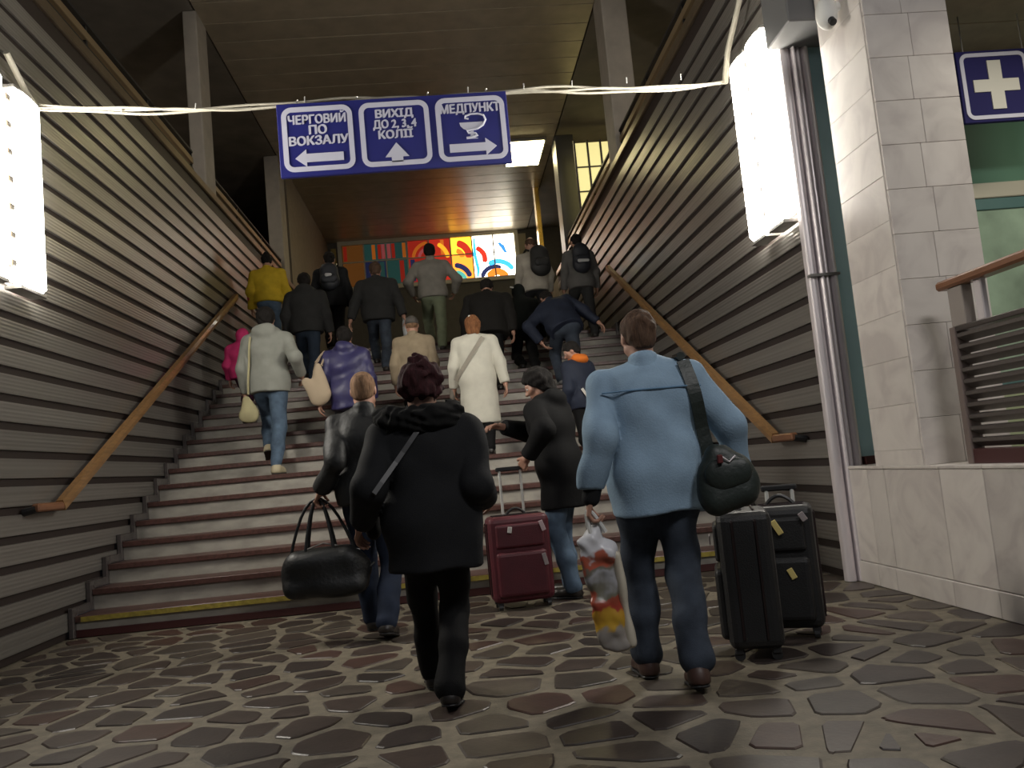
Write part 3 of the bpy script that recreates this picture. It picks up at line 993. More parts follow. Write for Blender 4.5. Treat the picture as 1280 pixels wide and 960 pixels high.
def person(key, label, base, heading, H, feet, lean=2, roll=0, twist=0, head=(0, 0), hands=(None, None), curl=(.45, .45), wid=1.0,
           top=None, pants=None, shoes=None, hair=None, vox=.014, group=None, drop=.985, pole=(None, None), zpel=None, hand_dir=(None, None), extras=()):
    """one walking figure. feet: two (dx, dy, z, heel_lift) offsets from base, left first; hands: wrist targets (world)"""
    S = H / 1.75
    h = math.radians(heading)
    lat = np.array([math.cos(h), math.sin(h), 0.]); fwd = np.array([-math.sin(h), math.cos(h), 0.]); UP = np.array([0, 0, 1.])
    bx = np.array([base[0], base[1], 0.])
    zmin = min(feet[0][2], feet[1][2])
    org = np.array([base[0], base[1], zmin])
    e = empty('person', org, 0, label=label, category='person')
    if group:
        e['group'] = group
    # --- ankles
    ank, toe, sole = [], [], []
    for i, (dx, dy, z, lift) in enumerate(feet):
        side = (-1, 1)[i]
        a = math.radians(lift)
        f = (fwd * math.cos(a) - UP * math.sin(a)); f = unit(f + lat * side * .10)
        n = unit(np.cross(np.cross(f, UP), f))
        ball = bx + lat * dx + fwd * (dy + .10 * S) + UP * z       # ball of the foot stays on the ground
        heel = ball - f * .19 * S
        ank.append(heel + f * .055 * S + n * .085 * S)
        toe.append((f, n, ball, heel))
    hw = .085 * S
    # pelvis: as high as the lower (most stretched) leg allows
    lt, ls = .44 * S, .425 * S
    px = (ank[0] + ank[1]) / 2
    w0 = np.array([0.5, 0.5])
    pel = bx.copy() + fwd * 0
    up = unit(rot_axis(lat, -math.radians(lean)) @ UP); up = unit(rot_axis(fwd, math.radians(roll)) @ up)
    hz = 9
    for i in (0, 1):
        hp = pel + lat * (-1, 1)[i] * hw
        d2 = np.sum((hp[:2] - ank[i][:2]) ** 2)
        hz = min(hz, ank[i][2] + math.sqrt(max((lt + ls) ** 2 * drop ** 2 - d2, .01)))
    if zpel:
        hz = zpel
    pel[2] = hz + .05 * S
    hips = [pel + lat * s * hw - UP * .05 * S for s in (-1, 1)]
    knees = []
    for i in (0, 1):
        k, a = ik(hips[i], ank[i], lt, ls, fwd + lat * (-1, 1)[i] * .12)
        knees.append(k)
    # spine
    lt2 = rot_axis(up, math.radians(twist)) @ lat; lt2 = unit(lt2 - up * (lt2 @ up))
    if roll:
        lt2 = unit(rot_axis(fwd, math.radians(roll)) @ lt2)
    fw2 = np.cross(up, lt2)
    chest = pel + up * .28 * S; nb = pel + up * .515 * S
    sw = .185 * S * wid
    sh = [nb - up * .078 * S + lt2 * s * sw for s in (-1, 1)]
    la, lf = .30 * S, .265 * S
    elb, wri = [], []
    for i in (0, 1):
        s = (-1, 1)[i]
        T = hands[i]
        if T is None:
            T = sh[i] + lat * s * .07 * S * wid - UP * .535 * S + fwd * .06 * S
        p = pole[i] if pole[i] is not None else (-fwd * 1.0 + lat * s * .22)
        k, t = ik(sh[i], np.array(T, float), la, lf, np.array(p, float))
        elb.append(k); wri.append(t)
    # head frame
    hy, hp = math.radians(head[0]), math.radians(head[1])
    hl = rot_axis(UP, h + hy) @ np.array([1., 0, 0]); hf = rot_axis(UP, h + hy) @ np.array([0, 1., 0])
    Rp = rot_axis(hl, -hp)
    hf, hu = Rp @ hf, Rp @ UP
    HB = np.stack([hl, hf, hu], 1)
    hc = nb + (unit(up * .6 + hu * .4)) * .145 * S + hf * .018 * S

    def hd(x, y, z):
        return hc + (hl * x + hf * y + hu * z) * S
    TB = np.stack([lt2, fw2, up], 1)
    W = wid

    # --- body
    def torso(g, k=.05):
        P = []
        P.append(cone(pel - lt2 * .055 * S, pel + lt2 * .055 * S, .125 * S * W ** .5 + g, .125 * S * W ** .5 + g, k, TB, (1, .88, 1)))
        P.append(cone(pel + up * .05 * S, chest, .145 * S * W + g, .155 * S * W + g, k, TB, (1, .72, 1)))
        P.append(cone(chest + up * .06 * S - lt2 * .06 * S * W, chest + up * .06 * S + lt2 * .06 * S * W, .135 * S + g, .135 * S + g, k, TB, (1, .80, 1)))
        P.append(cone(nb - up * .10 * S - lt2 * .10 * S * W, nb - up * .10 * S + lt2 * .10 * S * W, .068 * S + g * .8, .068 * S + g * .8, k))
        for s_ in (-1, 1):
            P.append(cone(nb - up * .035 * S, nb - up * .078 * S + lt2 * s_ * sw * .93, .058 * S + g * .5, .046 * S + g * .45, .05))
        return P
    B = torso(0)
    for i in (0, 1):
        B += [cone(hips[i], knees[i], .088 * S, .058 * S, .03), cone(knees[i], knees[i] * .65 + ank[i] * .35 - fwd * .01, .054 * S, .055 * S, .03),
              cone(knees[i] * .65 + ank[i] * .35 - fwd * .01, ank[i], .055 * S, .036 * S, .03)]
        B += [cone(sh[i], elb[i], .056 * S, .042 * S, .03), cone(elb[i], elb[i] * .6 + wri[i] * .4, .042 * S, .041 * S, .02), cone(elb[i] * .6 + wri[i] * .4, wri[i], .041 * S, .028 * S, .02)]
        f, n, ball, heel = toe[i]
        B += [cone(heel + f * .04 * S + n * .045 * S, ball + n * .03 * S, .036 * S, .032 * S, .02)]
    body_parts = [sdf_mesh(B, max(vox, .014))]
    # --- head and neck, finer
    E = HB
    Hd = [ell(hd(0, -.014, .028), (.077 * S, .096 * S, .090 * S), .02, E),
          cone(hd(0, .03, -.015), hd(0, .052, -.082), .062 * S, .036 * S, .03),
          cone(hd(-.045, .015, -.06), hd(.045, .015, -.06), .028 * S, .028 * S, .03),
          cone(hd(-.03, .072, .026), hd(.03, .072, .026), .016 * S, .016 * S, .015),
          cone(hd(0, .084, .014), hd(0, .108, -.024), .008 * S, .0135 * S, .01),
          cone(hd(-.014, .092, -.027), hd(.014, .092, -.027), .009 * S, .009 * S, .008),
          cone(hd(-.016, .083, -.056), hd(.016, .083, -.056), .009 * S, .009 * S, .008),
          cone(hd(-.05, .05, -.012), hd(-.03, .066, -.02), .02 * S, .02 * S, .02),
          cone(hd(.05, .05, -.012), hd(.03, .066, -.02), .02 * S, .02 * S, .02),
          ell(hd(0, .072, -.098), (.02 * S, .017 * S, .016 * S), .02, E)]
    for s in (-1, 1):
        Hd.append(cone(hd(s * .031, .094, .008), hd(s * .034, .092, .008), .013 * S, .012 * S, .008, sub=True))
        Hd.append(ell(hd(s * .079, -.008, -.006), (.010 * S, .019 * S, .032 * S), .008, E))
    Hd.append(cone(hd(0, -.022, -.03), nb - up * .05 * S, .054 * S, .062 * S, .03))
    v, q = sdf_mesh(Hd, .0065 if vox < .013 else .008)
    body_parts.append((v, q))
    nlip0 = sum(len(p[1]) for p in body_parts[:-1]); nlip1 = nlip0 + len(q)
    # --- hands
    for i in (0, 1):
        s = (-1, 1)[i]
        d = unit(wri[i] - elb[i]) if hand_dir[i] is None else unit(hand_dir[i])
        tf = fwd - d * (fwd @ d)
        if np.linalg.norm(tf) < .3:
            tf = -UP - d * (-UP @ d) if abs(d[2]) < .9 else lat
            tf = lat * -s - d * ((lat * -s) @ d)
        tf = unit(tf)                       # towards the thumb
        pn = unit(np.cross(d, tf)) * 1.0
        if pn @ (lat * -s) < 0 and abs(d[2]) > .5:
            pn = -pn
        elif abs(d[2]) <= .5 and pn[2] > 0:
            pn = -pn                        # palm down / towards the body
        wr = wri[i]
        c = curl[i]
        G = [cone(wr - d * .03 * S, wr + d * .02 * S, .027 * S, .028 * S, .012)]
        for k in range(4):
            o = (1.5 - k) * .0185 * S
            G.append(cone(wr + d * .02 * S + tf * o * .75, wr + d * .085 * S + tf * o, .0125 * S, .0105 * S, .012))
            L = (.042, .046, .043, .034)[k] * S
            p = wr + d * .088 * S + tf * o
            a = c * .9
            for j in range(3):
                a2 = a + c * (.95 * j)
                dirv = d * math.cos(a2) + pn * math.sin(a2)
                p2 = p + dirv * L * (1, .68, .55)[j]
                G.append(cone(p, p2, (.0092, .0083, .0076)[j] * S, (.0083, .0076, .0066)[j] * S, .003))
                p = p2
        p = wr + d * .03 * S + tf * .026 * S
        for j, (L, a) in enumerate(((.045, .75), (.034, .35), (.028, .15))):
            dirv = unit(d * (1 - .2 * j) + tf * a + pn * (.25 + .55 * c * j))
            p2 = p + dirv * L * S
            G.append(cone(p, p2, (.0145, .0105, .0095)[j] * S, (.0105, .0095, .0075)[j] * S, .006))
            p = p2
        body_parts.append(sdf_mesh(G, .0042 if vox < .013 else .006))
    ob = soft_obj('body', body_parts, [SKIN, LIPS], e, org)
    # lips
    me = ob.data
    cen = np.zeros(len(me.polygons) * 3, np.float32); me.polygons.foreach_get('center', cen)
    cen = cen.reshape(-1, 3) + org
    loc = (cen - hc) @ HB / S
    lip = (np.abs(loc[:, 0]) < .024) & (np.abs(loc[:, 2] + .056) < .0085) & (loc[:, 1] > .08)
    me.polygons.foreach_set('material_index', lip.astype(np.int32))
    for s in (-1, 1):
        bm = bmesh.new(); bmesh.ops.create_uvsphere(bm, u_segments=10, v_segments=8, radius=.0125 * S)
        M = Matrix([list(hl) + [0], list(hf) + [0], list(hu) + [0]]).transposed() if False else None
        b = MB().bm(bm)
        c0 = hd(s * .032, .078, .008)
        b.v = [tuple(c0 + np.array(p) - org) for p in b.v]
        eye = b.build('eye', [EYE_W, EYE_D], e, smooth=True)
        for poly in eye.data.polygons:
            r_ = np.array(poly.center) + org - c0
            if unit(r_) @ hf > .80:
                poly.material_index = 1
    out = dict(e=e, org=org, lat=lat, fwd=fwd, up=up, lt2=lt2, fw2=fw2, S=S, pel=pel, chest=chest, nb=nb, sh=sh, elb=elb, wri=wri, hd=hd, hc=hc, HB=HB, hips=hips, knees=knees, ank=ank, vox=vox, TB=TB, wid=W)
    # --- trousers
    tw = pants.get('w', 1.0)
    T = [cone(pel - lat * .05 * S, pel + lat * .05 * S, .135 * S * W ** .5, .135 * S * W ** .5, .05, TB, (1, .86, 1)),
         cone(pel, pel + up * .10 * S, .135 * S * W, .13 * S * W, .05, TB, (1, .75, 1))]
    for i in (0, 1):
        low = ank[i] + unit(knees[i] - ank[i]) * pants.get('up', .005) * S
        mid = knees[i] * .5 + ank[i] * .5 - fwd * .008
        T += [cone(hips[i], knees[i], .104 * S * tw ** .5, .075 * S * tw, .035), cone(knees[i], mid, .074 * S * tw, .071 * S * tw, .03), cone(mid, low, .071 * S * tw, pants.get('hem', .066) * S * tw, .03)]
    cuts = []
    v, q = sdf_mesh(T, vox, noise=folds(pants.get('amp', .0045), len(key) + 3))
    soft_obj('trousers', [(v, q)], pants['m'], e, org)
    # --- shoes
    for i in (0, 1):
        f, n, ball, heel = toe[i]
        hgt = shoes.get('h', .05)
        P = [cone(heel + f * .035 * S + n * .042 * S, ball + n * .036 * S, .043 * S, .044 * S, .02), cone(ball + n * .03 * S, ball + f * .055 * S + n * .024 * S, .046 * S, .034 * S, .02),
             cone(heel + f * .035 * S + n * .03 * S, ank[i] + n * (hgt - .05) * S, .046 * S, .048 * S, .025)]
        v, q = sdf_mesh(P, min(vox, .011), cuts=[(heel + n * .012 * S, -n, .006)])
        so = soft_obj('shoe', [(v, q)], shoes['m'], e, org)
        P = [cone(heel + f * .035 * S + n * .004 * S, ball, .045 * S, .049 * S, .02), cone(ball, ball + f * .058 * S + n * .004, .049 * S, .036 * S, .02)]
        v, q = sdf_mesh(P, .0085, cuts=[(heel + n * .014 * S, n, .002), (heel + n * .001, -n, .002)])
        if len(v):
            soft_obj('sole', [(v, q)], shoes.get('sole', BLACKP), so, org)
    # --- top garment
    g = top.get('g', .022)
    J = torso(g, .06)
    hem = top.get('hem', -.10)                      # below pelvis, along the spine
    hemc = pel + up * (hem - .03) * S
    if hem < -.16:
        hemc = pel - UP * (-hem + .03) * S + fwd * .0
    r1 = .150 * S * W + g + top.get('flare', .01)
    J.append(cone(pel + up * .06 * S, hemc, .15 * S * W + g, r1, .05, TB, (1, .78, 1)))
    sr = top.get('sleeve', 1.0)
    for i in (0, 1):
        d = unit(wri[i] - elb[i])
        end = wri[i] - d * .005 * S + d * top.get('cuff', 0)
        if top.get('short'):
            J += [cone(sh[i], sh[i] * .45 + elb[i] * .55, (.064 * S + g * .7) * sr, (.062 * S + g * .6) * sr, .04)]
        else:
            J += [cone(sh[i], elb[i], (.052 * S + g * .5) * sr, (.050 * S + g * .5) * sr, .04), cone(elb[i], end, (.050 * S + g * .5) * sr, (.037 * S + g * .45) * sr, .03)]
    if top.get('hood'):
        J += [ell(nb - fw2 * .085 * S + up * .005 * S, (.125 * S, .075 * S, .085 * S), .04, TB), cone(nb - lt2 * .09 * S + fw2 * .0, nb + lt2 * .09 * S, .055 * S, .055 * S, .04)]
    if top.get('hoodup'):
        J += [ell(hd(0, -.03, .03), (.105 * S, .115 * S, .115 * S), .04, E), cone(hd(0, -.04, -.03), nb - up * .03, .09 * S, .10 * S, .04)]
    ncut = [(hemc, -unit(pel - hemc) if hem >= -.16 else -UP, .012)]
    ncut = [(hemc + (up if hem >= -.16 else UP) * .02 * S, -(up if hem >= -.16 else UP), .012)]

    def sleeves_end(A, X, Y, Z):
        return A
    amp = top.get('amp', .005)
    cnt = len(torso(g)) + 1
    narm = (1 if top.get('short') else 2) * 2
    trunk = J[:cnt] + J[cnt + narm:]
    arms = J[cnt:cnt + narm]
    nz = folds(amp, len(key) * 7 + 1, top.get('ff', 1.0)) if not top.get('fuzz') else fuzz(amp, 5)
    ac = []
    for i in (0, 1):
        d = unit(wri[i] - elb[i])
        ac.append((wri[i] - d * .012 * S + d * top.get('cuff', 0), d))
    parts = [sdf_mesh(trunk, vox, cuts=ncut, noise=nz, second=(arms, ac, sh, .20 * S))]
    jk = soft_obj(top.get('name', 'jacket'), parts, top['m'], e, org)
    out['jv'] = parts[0][0]
    if top.get('collar', True):
        P = [cone(nb + up * .02 * S - fw2 * .02, nb - up * .03 * S - fw2 * .012, .072 * S, .088 * S, .02)]
        v, q = sdf_mesh(P, min(vox, .011), cuts=[(nb + up * .045 * S, unit(up + fw2 * .25), .008)])
        soft_obj('collar', [(v, q)], top.get('collar_m', top['m']), e, org)
    # --- hair
    if hair:
        st_ = hair.get('style', 'short')
        gr = hair.get('g', .009)
        P = [ell(hd(0, -.016, .030), ((.077 + gr) * S, (.096 + gr) * S, (.090 + gr) * S), .02, E)]
        cut = [(hd(0, .078, .062), HB @ unit((0, .80, -.60)), .012)]
        nzz = fuzz(hair.get('amp', .004), 3, .8)
        if st_ == 'short':
            cut.append((hd(0, -.06, -.072), HB @ unit((0, .42, -1.)), .02)); P += [ell(hd(0, -.045, -.035), (.064 * S, .062 * S, .062 * S), .03, E)]
        elif st_ == 'bald':
            cut.append((hd(0, -.06, -.045), HB @ unit((0, .15, -1.)), .01)); cut.append((hd(0, .0, .055), HB @ unit((0, .3, 1)), .01))
        elif st_ == 'bob':
            P += [cone(hd(0, -.035, .0), hd(0, -.045, -.10), .092 * S, .085 * S, .04), ]
            cut.append((hd(0, -.06, -.125), HB @ unit((0, .0, -1.)), .02))
        elif st_ == 'long':
            P += [cone(hd(0, -.035, .0), hd(0, -.06, -.17), .090 * S, .075 * S, .04)]
            cut.append((hd(0, -.06, -.22), HB @ unit((0, .0, -1.)), .02))
        elif st_ == 'fluffy':
            P += [ell(hd(0, -.03, .05), (.115 * S, .118 * S, .105 * S), .03, E), ell(hd(0, -.04, .14), (.05 * S, .05 * S, .05 * S), .04, E)]
            cut.append((hd(0, -.06, -.065), HB @ unit((0, .0, -1.)), .02))
        elif st_ == 'bun':
            P += [ell(hd(0, -.06, .105), (.045 * S, .045 * S, .045 * S), .02, E)]
            cut.append((hd(0, -.06, -.06), HB @ unit((0, .15, -1.)), .01))
        elif st_ == 'cap':
            cut = [(hd(0, 0, .012), -HB[:, 2], .008)]
            nzz = None
            P += [cone(hd(-.045, .10, .03), hd(.045, .10, .03), .028 * S, .028 * S, .02, E, (1, 1, .35))]
        v, q = sdf_mesh(P, .007 if vox < .013 else .009, cuts=cut, noise=nzz)
        soft_obj('cap' if st_ == 'cap' else 'hair', [(v, q)], hair['m'], e, org)
        if st_ == 'cap':
            P = [ell(hd(0, -.016, .024), (.085 * S, .104 * S, .092 * S), .02, E)]
            v, q = sdf_mesh(P, .009, cuts=[(hd(0, .0, .02), HB @ unit((0, 0, 1)), .01), (hd(0, .04, -.0), HB @ unit((0, .9, 0)), .01), (hd(0, -.06, -.05), HB @ unit((0, .15, -1.)), .01)])
            soft_obj('hair', [(v, q)], hair.get('m2', HAIR_DARK), e, org)
    PERSONS[key] = out
    return out


def back_pt(o, x, z, front=False, off=.012):
    """a point on the garment's surface (back by default) at world x, z"""
    V = o['jv']
    d = (V[:, 0] - x) ** 2 + (V[:, 2] - z) ** 2
    m = d < .035 ** 2
    if not m.any():
        m = d <= d.min() + 1e-4
    ys = V[m][:, 1]
    return np.array([x, (ys.max() + off) if front else (ys.min() - off), z])


def strap_on(name, o, pts2, m, parent, org, w_=.035, th=.006, front=False, tail=(), **props):
    P = [back_pt(o, x, z, front) for x, z in pts2]
    for _ in range(2):
        P = [P[0]] + [(P[i - 1] + 2 * P[i] + P[i + 1]) / 4 for i in range(1, len(P) - 1)] + [P[-1]]
    P += [np.array(q) for q in tail]
    acr, th_ = [], []
    for i in range(len(P)):
        t = unit(P[min(i + 1, len(P) - 1)] - P[max(i - 1, 0)])
        n = np.array([0, -1., 0]); a = unit(np.cross(t, n))
        acr.append(a); th_.append(np.cross(a, t))
    return MB().ribbon([p - org for p in P], acr, th_, w_, th).build(name, m, parent, **props)


def lerp2(a, b, n=9):
    return [(a[0] + (b[0] - a[0]) * i / (n - 1), a[1] + (b[1] - a[1]) * i / (n - 1)) for i in range(n)]


HAIR_DARK = mat('hair_dark', (.009, .007, .006), .8, var=.4, scale=60, bump=.6, bscale=150, stretch=(1,1,.25), spec=.25)
HAIR_BROWN = mat('hair_brown', (.075, .042, .026), .8, var=.4, scale=60, bump=.6, bscale=150, stretch=(1,1,.25), spec=.25)
HAIR_RED = mat('hair_auburn', (.20, .085, .035), .8, var=.4, scale=60, bump=.6, bscale=150, stretch=(1,1,.25), spec=.25)
HAIR_MAR = mat('hair_maroon', (.040, .012, .014), .8, var=.4, scale=60, bump=.6, bscale=150, stretch=(1,1,.25), spec=.25)
HAIR_FAIR = mat('hair_cropped', (.20, .115, .065), .8, var=.4, scale=60, bump=.6, bscale=150, stretch=(1,1,.25), spec=.25)


def cloth(name, c, rough=.8, var=.12, bump=.25, bscale=220, **k):
    return mat('cloth_' + name, c, rough, var=var, scale=10, bump=bump, bscale=bscale, spec=.15, **k)


JEANS = cloth('jeans', (.040, .050, .068), var=.3)
JEANS_L = cloth('jeans_light', (.085, .125, .18), var=.3)
BLK = cloth('black', (.0065, .0065, .007))
BLK2 = cloth('black_soft', (.014, .0145, .016))
CHAR = cloth('charcoal', (.028, .028, .028))
SHOE_B = mat('shoe_dark', (.018, .014, .012), .4)
SHOE_BR = mat('shoe_brown', (.060, .030, .022), .45)
SHOE_BE = mat('shoe_beige', (.48, .42, .28), .6)

# ---------------------------------------------------------------- the crowd
GROUP_CLIMB = 'people climbing the stairs'


def fs(base_y, kl, kr, wx=.09, liftl=0, liftr=0, dl=0, dr=0):
    """feet on steps kl and kr (-1 is the floor)"""
    return ((-wx, step_y(kl, .36) - base_y + dl, step_z(kl), liftl), (wx, step_y(kr, .36) - base_y + dr, step_z(kr), liftr))


LEATHER = mat('black_leather', (.013, .0135, .014), .58, var=.2, scale=6, bump=.6, bscale=22, spec=.35)
DENIM = cloth('denim_shirt', (.235, .335, .44), var=.10, bscale=120)
CREAM = cloth('cream_coat', (.58, .56, .48), var=.06)
GREYH = cloth('grey_hoodie', (.26, .265, .235), var=.08)
PINK = cloth('pink_jacket', (.50, .035, .14))
YELLOW = cloth('yellow_jacket', (.58, .40, .030))
PURPLE = mat('cloth_purple_shell', (.033, .030, .10), .45, var=.15, scale=8, bump=.3, bscale=30)
GREYJ = cloth('grey_jacket', (.22, .205, .18))
BEIGEJ = cloth('beige_jacket', (.27, .215, .145))
NAVY = cloth('navy_jacket', (.020, .025, .042), .6)
SAGE = cloth('sage_trousers', (.17, .195, .125))
FUR = cloth('black_fur', (.008, .008, .008), .95)

# 1 woman in the black coat, nearest the camera
wo = person('woman', 'woman in long black coat with fur collar walking nearest the camera', (-.13, 4.10), 0, 1.665, ((-.075, .40, 0, 0), (.035, -.07, 0, 10)),
            lean=3, hands=((-.465, 4.13, .87), (.135, 4.25, .93)), curl=(.5, .5), wid=1.16, pole=((.12, -1, 0), (-.12, -1, 0)),
            top=dict(m=BLK2, g=.050, hem=-.225, flare=.012, sleeve=1.1, amp=.006, name='coat'), pants=dict(m=BLK, w=1.0, hem=.075), shoes=dict(m=SHOE_B), hair=dict(style='fluffy', m=HAIR_MAR, amp=.011), vox=.0105)
nb, S = wo['nb'], wo['S']
P = []
for a in np.linspace(0, 2 * math.pi, 15)[:-1]:
    r_ = .135 + .02 * math.sin(a - 1.57)
    c_ = nb + wo['lt2'] * math.cos(a) * r_ * 1.12 + wo['fw2'] * math.sin(a) * r_ * .85 + wo['up'] * (.0 + .02 * math.sin(a)) + np.array([0, 0, .005])
    P.append(ell(c_, (.065, .065, .062), .05))
v, q = sdf_mesh(P, .009, noise=fuzz(.008, 9))
soft_obj('fur_collar', [(v, q)], FUR, wo['e'], wo['org'])
org = np.array([-.02, 4.32, .80])
bg = empty('crossbody_bag', org, label='slim black crossbody bag whose strap crosses the black coat of the nearest woman', category='bag')
strap_on('strap', wo, lerp2((-.06, 1.40), (-.365, 1.015), 10), mat('strap_grey', (.055, .055, .058), .5), bg, org, .022, tail=((-.40, 4.02, .97), (-.425, 4.14, .945), (-.43, 4.22, .94)))
v, q = sdf_mesh([cone((-.42, 4.26, .95), (-.42, 4.26, .84), .06, .06, .03, np.eye(3), (.7, 1.3, 1))], .01)
soft_obj('pouch', [(v, q)], BLK, bg, org)

# 2 man in the denim shirt
de = person('denim', 'man in pale blue denim shirt and jeans walking at right', (.955, 4.05), -2, 1.77, ((-.12, .19, 0, 0), (.07, -.16, 0, 8)),
            lean=2, hands=((.625, 3.98, .905), (1.415, 4.16, .93)), curl=(.95, .8), wid=1.16, head=(10, 4), pole=((.1, -1, 0), (.9, -.5, .1)),
            top=dict(m=DENIM, g=.036, hem=-.185, flare=.012, sleeve=1.1, amp=.0105, name='shirt', cuff=-.02), pants=dict(m=JEANS, w=1.06, hem=.074, amp=.0085, up=.035), shoes=dict(m=SHOE_BR, h=.09), hair=dict(style='short', m=HAIR_BROWN), vox=.0105)
E_ = de['e']
# dark undershirt cuff on the left wrist, yoke seam across the back
d = unit(de['wri'][0] - de['elb'][0])
v, q = sdf_mesh([cone(de['wri'][0] - d * .06, de['wri'][0] + d * .012, .045, .043, .01)], .007)
soft_obj('inner_cuff', [(v, q)], BLK2, E_, de['org'])
yk = [back_pt(de, x, 1.375, off=.001) for x in np.linspace(.72, 1.20, 12)]
MB().tube([p - de['org'] for p in yk], .0045, 6).build('yoke_seam', cloth('denim_seam', (.15, .26, .39)), E_)

# 3 man in the leather jacket
le = person('leather', 'man in black leather jacket and jeans carrying a duffel bag at the stair foot', (-.60, 6.02), -2, 1.87, ((-.10, .34, 0, 0), (.08, -.14, 0, 14)),
            lean=3, hands=((-.93, 6.02, 1.03), None), curl=(1.0, .5), wid=1.05, head=(-4, 6), pole=((.45, -1, 0), None),
            top=dict(m=LEATHER, g=.034, hem=-.075, sleeve=1.1, amp=.011), pants=dict(m=cloth('jeans_navy', (.018, .025, .045), var=.25), w=1.0, hem=.07), shoes=dict(m=SHOE_B), hair=dict(style='short', m=HAIR_FAIR, g=.006, amp=.0015), vox=.0105)

# 4 person at the red suitcase
pr = person('profile', 'person in long black coat bending towards the dark red suitcase', (.855, 6.86), 52, 1.84, ((-.09, -.02, 0, 0), (.10, .10, 0, 0)),
            lean=9, hands=((.57, 6.62, 1.13), (.42, 6.98, 1.40)), curl=(.9, .5), wid=1.05, head=(30, 26), pole=((.3, -1, -.2), (.5, .6, -.4)),
            top=dict(m=BLK, g=.045, hem=-.31, flare=.01, sleeve=1.12, hood=True, name='coat'), pants=dict(m=JEANS_L, w=1.0), shoes=dict(m=SHOE_B), hair=dict(style='bob', m=HAIR_DARK, g=.028, amp=.006), vox=.0125)

# 5 boy with the orange hood
bo = person('boy', 'boy in navy jacket with bright orange hood looking down on the stairs', (1.47, 9.22), 38, 1.53, fs(9.22, 4, 4, .10, dl=.0, dr=.1), lean=6, head=(42, 30), wid=1.05,
            top=dict(m=NAVY, g=.035, hem=-.10, collar=True, collar_m=cloth('orange_lining', (.62, .16, .025))), pants=dict(m=BLK), shoes=dict(m=SHOE_B), hair=dict(style='short', m=HAIR_DARK, g=.012), vox=.0125)
P = [cone(bo['nb'] - bo['fw2'] * .055 - bo['lt2'] * .055 + bo['up'] * .015, bo['nb'] - bo['fw2'] * .055 + bo['lt2'] * .055 + bo['up'] * .015, .055, .055, .03), cone(bo['nb'] + bo['fw2'] * .05, bo['nb'] - bo['fw2'] * .06, .085, .085, .03, bo['TB'], (1, 1, .6))]
v, q = sdf_mesh(P, .011)
soft_obj('orange_hood', [(v, q)], MATS['cloth_orange_lining'], bo['e'], bo['org'])
org = np.array([1.47, 9.1, 1.3])
bg = empty('sling_bag', org, label='small dark sling bag with white strap worn by the boy with the orange hood', category='bag')
strap_on('strap', bo, lerp2((1.44, 1.83), (1.60, 1.53), 7), mat('strap_white', (.5, .47, .42), .6), bg, org, .028)
v, q = sdf_mesh([cone((1.66, 9.12, 1.50), (1.66, 9.12, 1.40), .06, .06, .03, np.eye(3), (1.3, .7, 1))], .012)
soft_obj('pouch', [(v, q)], BLK2, bg, org)

# 6 woman in the cream coat
wc = person('cream', 'woman in long cream white coat with auburn hair on the stairs', (.36, 9.95), -3, 1.68, fs(9.95, 7, 6), lean=3, hands=(None, (.70, 9.85, 1.92)), wid=1.16, pole=(None, (.6, -.8, 0)),
            top=dict(m=CREAM, g=.036, hem=-.56, flare=.035, sleeve=1.08, name='coat', amp=.004), pants=dict(m=BLK), shoes=dict(m=SHOE_B), hair=dict(style='bob', m=HAIR_RED, g=.010), vox=.0125)
v, q = sdf_mesh([ell(wc['hd'](-.03, -.07, .10), (.018, .02, .02), .01)], .008)
soft_obj('hair_clip', [(v, q)], WHITEP, wc['e'], wc['org'])
org = np.array([.1, 9.9, 2.0])
bg = empty('crossbody_bag', org, label='grey strapped crossbody bag on the woman in the cream white coat', category='bag')
strap_on('strap', wc, lerp2((.46, 2.60), (.10, 2.12), 10), mat('strap_beige', (.30, .27, .22), .6), bg, org, .045)
v, q = sdf_mesh([cone((.06, 10.12, 2.10), (.06, 10.12, 1.96), .07, .07, .03, np.eye(3), (.6, 1.2, 1))], .012)
soft_obj('pouch', [(v, q)], mat('pouch_grey', (.2, .18, .15), .6), bg, org)

# 7 person in the grey hoodie
gr = person('grey', 'person in pale grey hoodie and blue jeans on the left of the stairs', (-2.04, 9.93), -2, 1.95, fs(9.93, 7, 6, .085, liftl=28, dl=-.12), lean=3, hands=(None, (-1.68, 10.0, 2.36)), wid=1.06,
            top=dict(m=GREYH, g=.036, hem=-.11, sleeve=1.05, hood=True, amp=.0055), pants=dict(m=JEANS_L, w=.95, hem=.055), shoes=dict(m=SHOE_BE, sole=mat('sole_dark', (.04, .035, .03), .6)), hair=dict(style='short', m=HAIR_DARK, g=.02), vox=.0125)

# 8 child in pink
pk = person('pink', 'child in bright pink hooded puffer jacket beside the left wall', (-2.66, 11.42), -4, 1.33, fs(11.42, 11, 10, .07), lean=4, wid=1.12, head=(8, 5),
            top=dict(m=PINK, g=.045, hem=-.10, sleeve=1.25, hoodup=True, collar=False, amp=.007), pants=dict(m=cloth('plum_leggings', (.045, .012, .03)), w=.9), shoes=dict(m=SHOE_B), hair=dict(style='short', m=HAIR_DARK, g=.004), vox=.014)
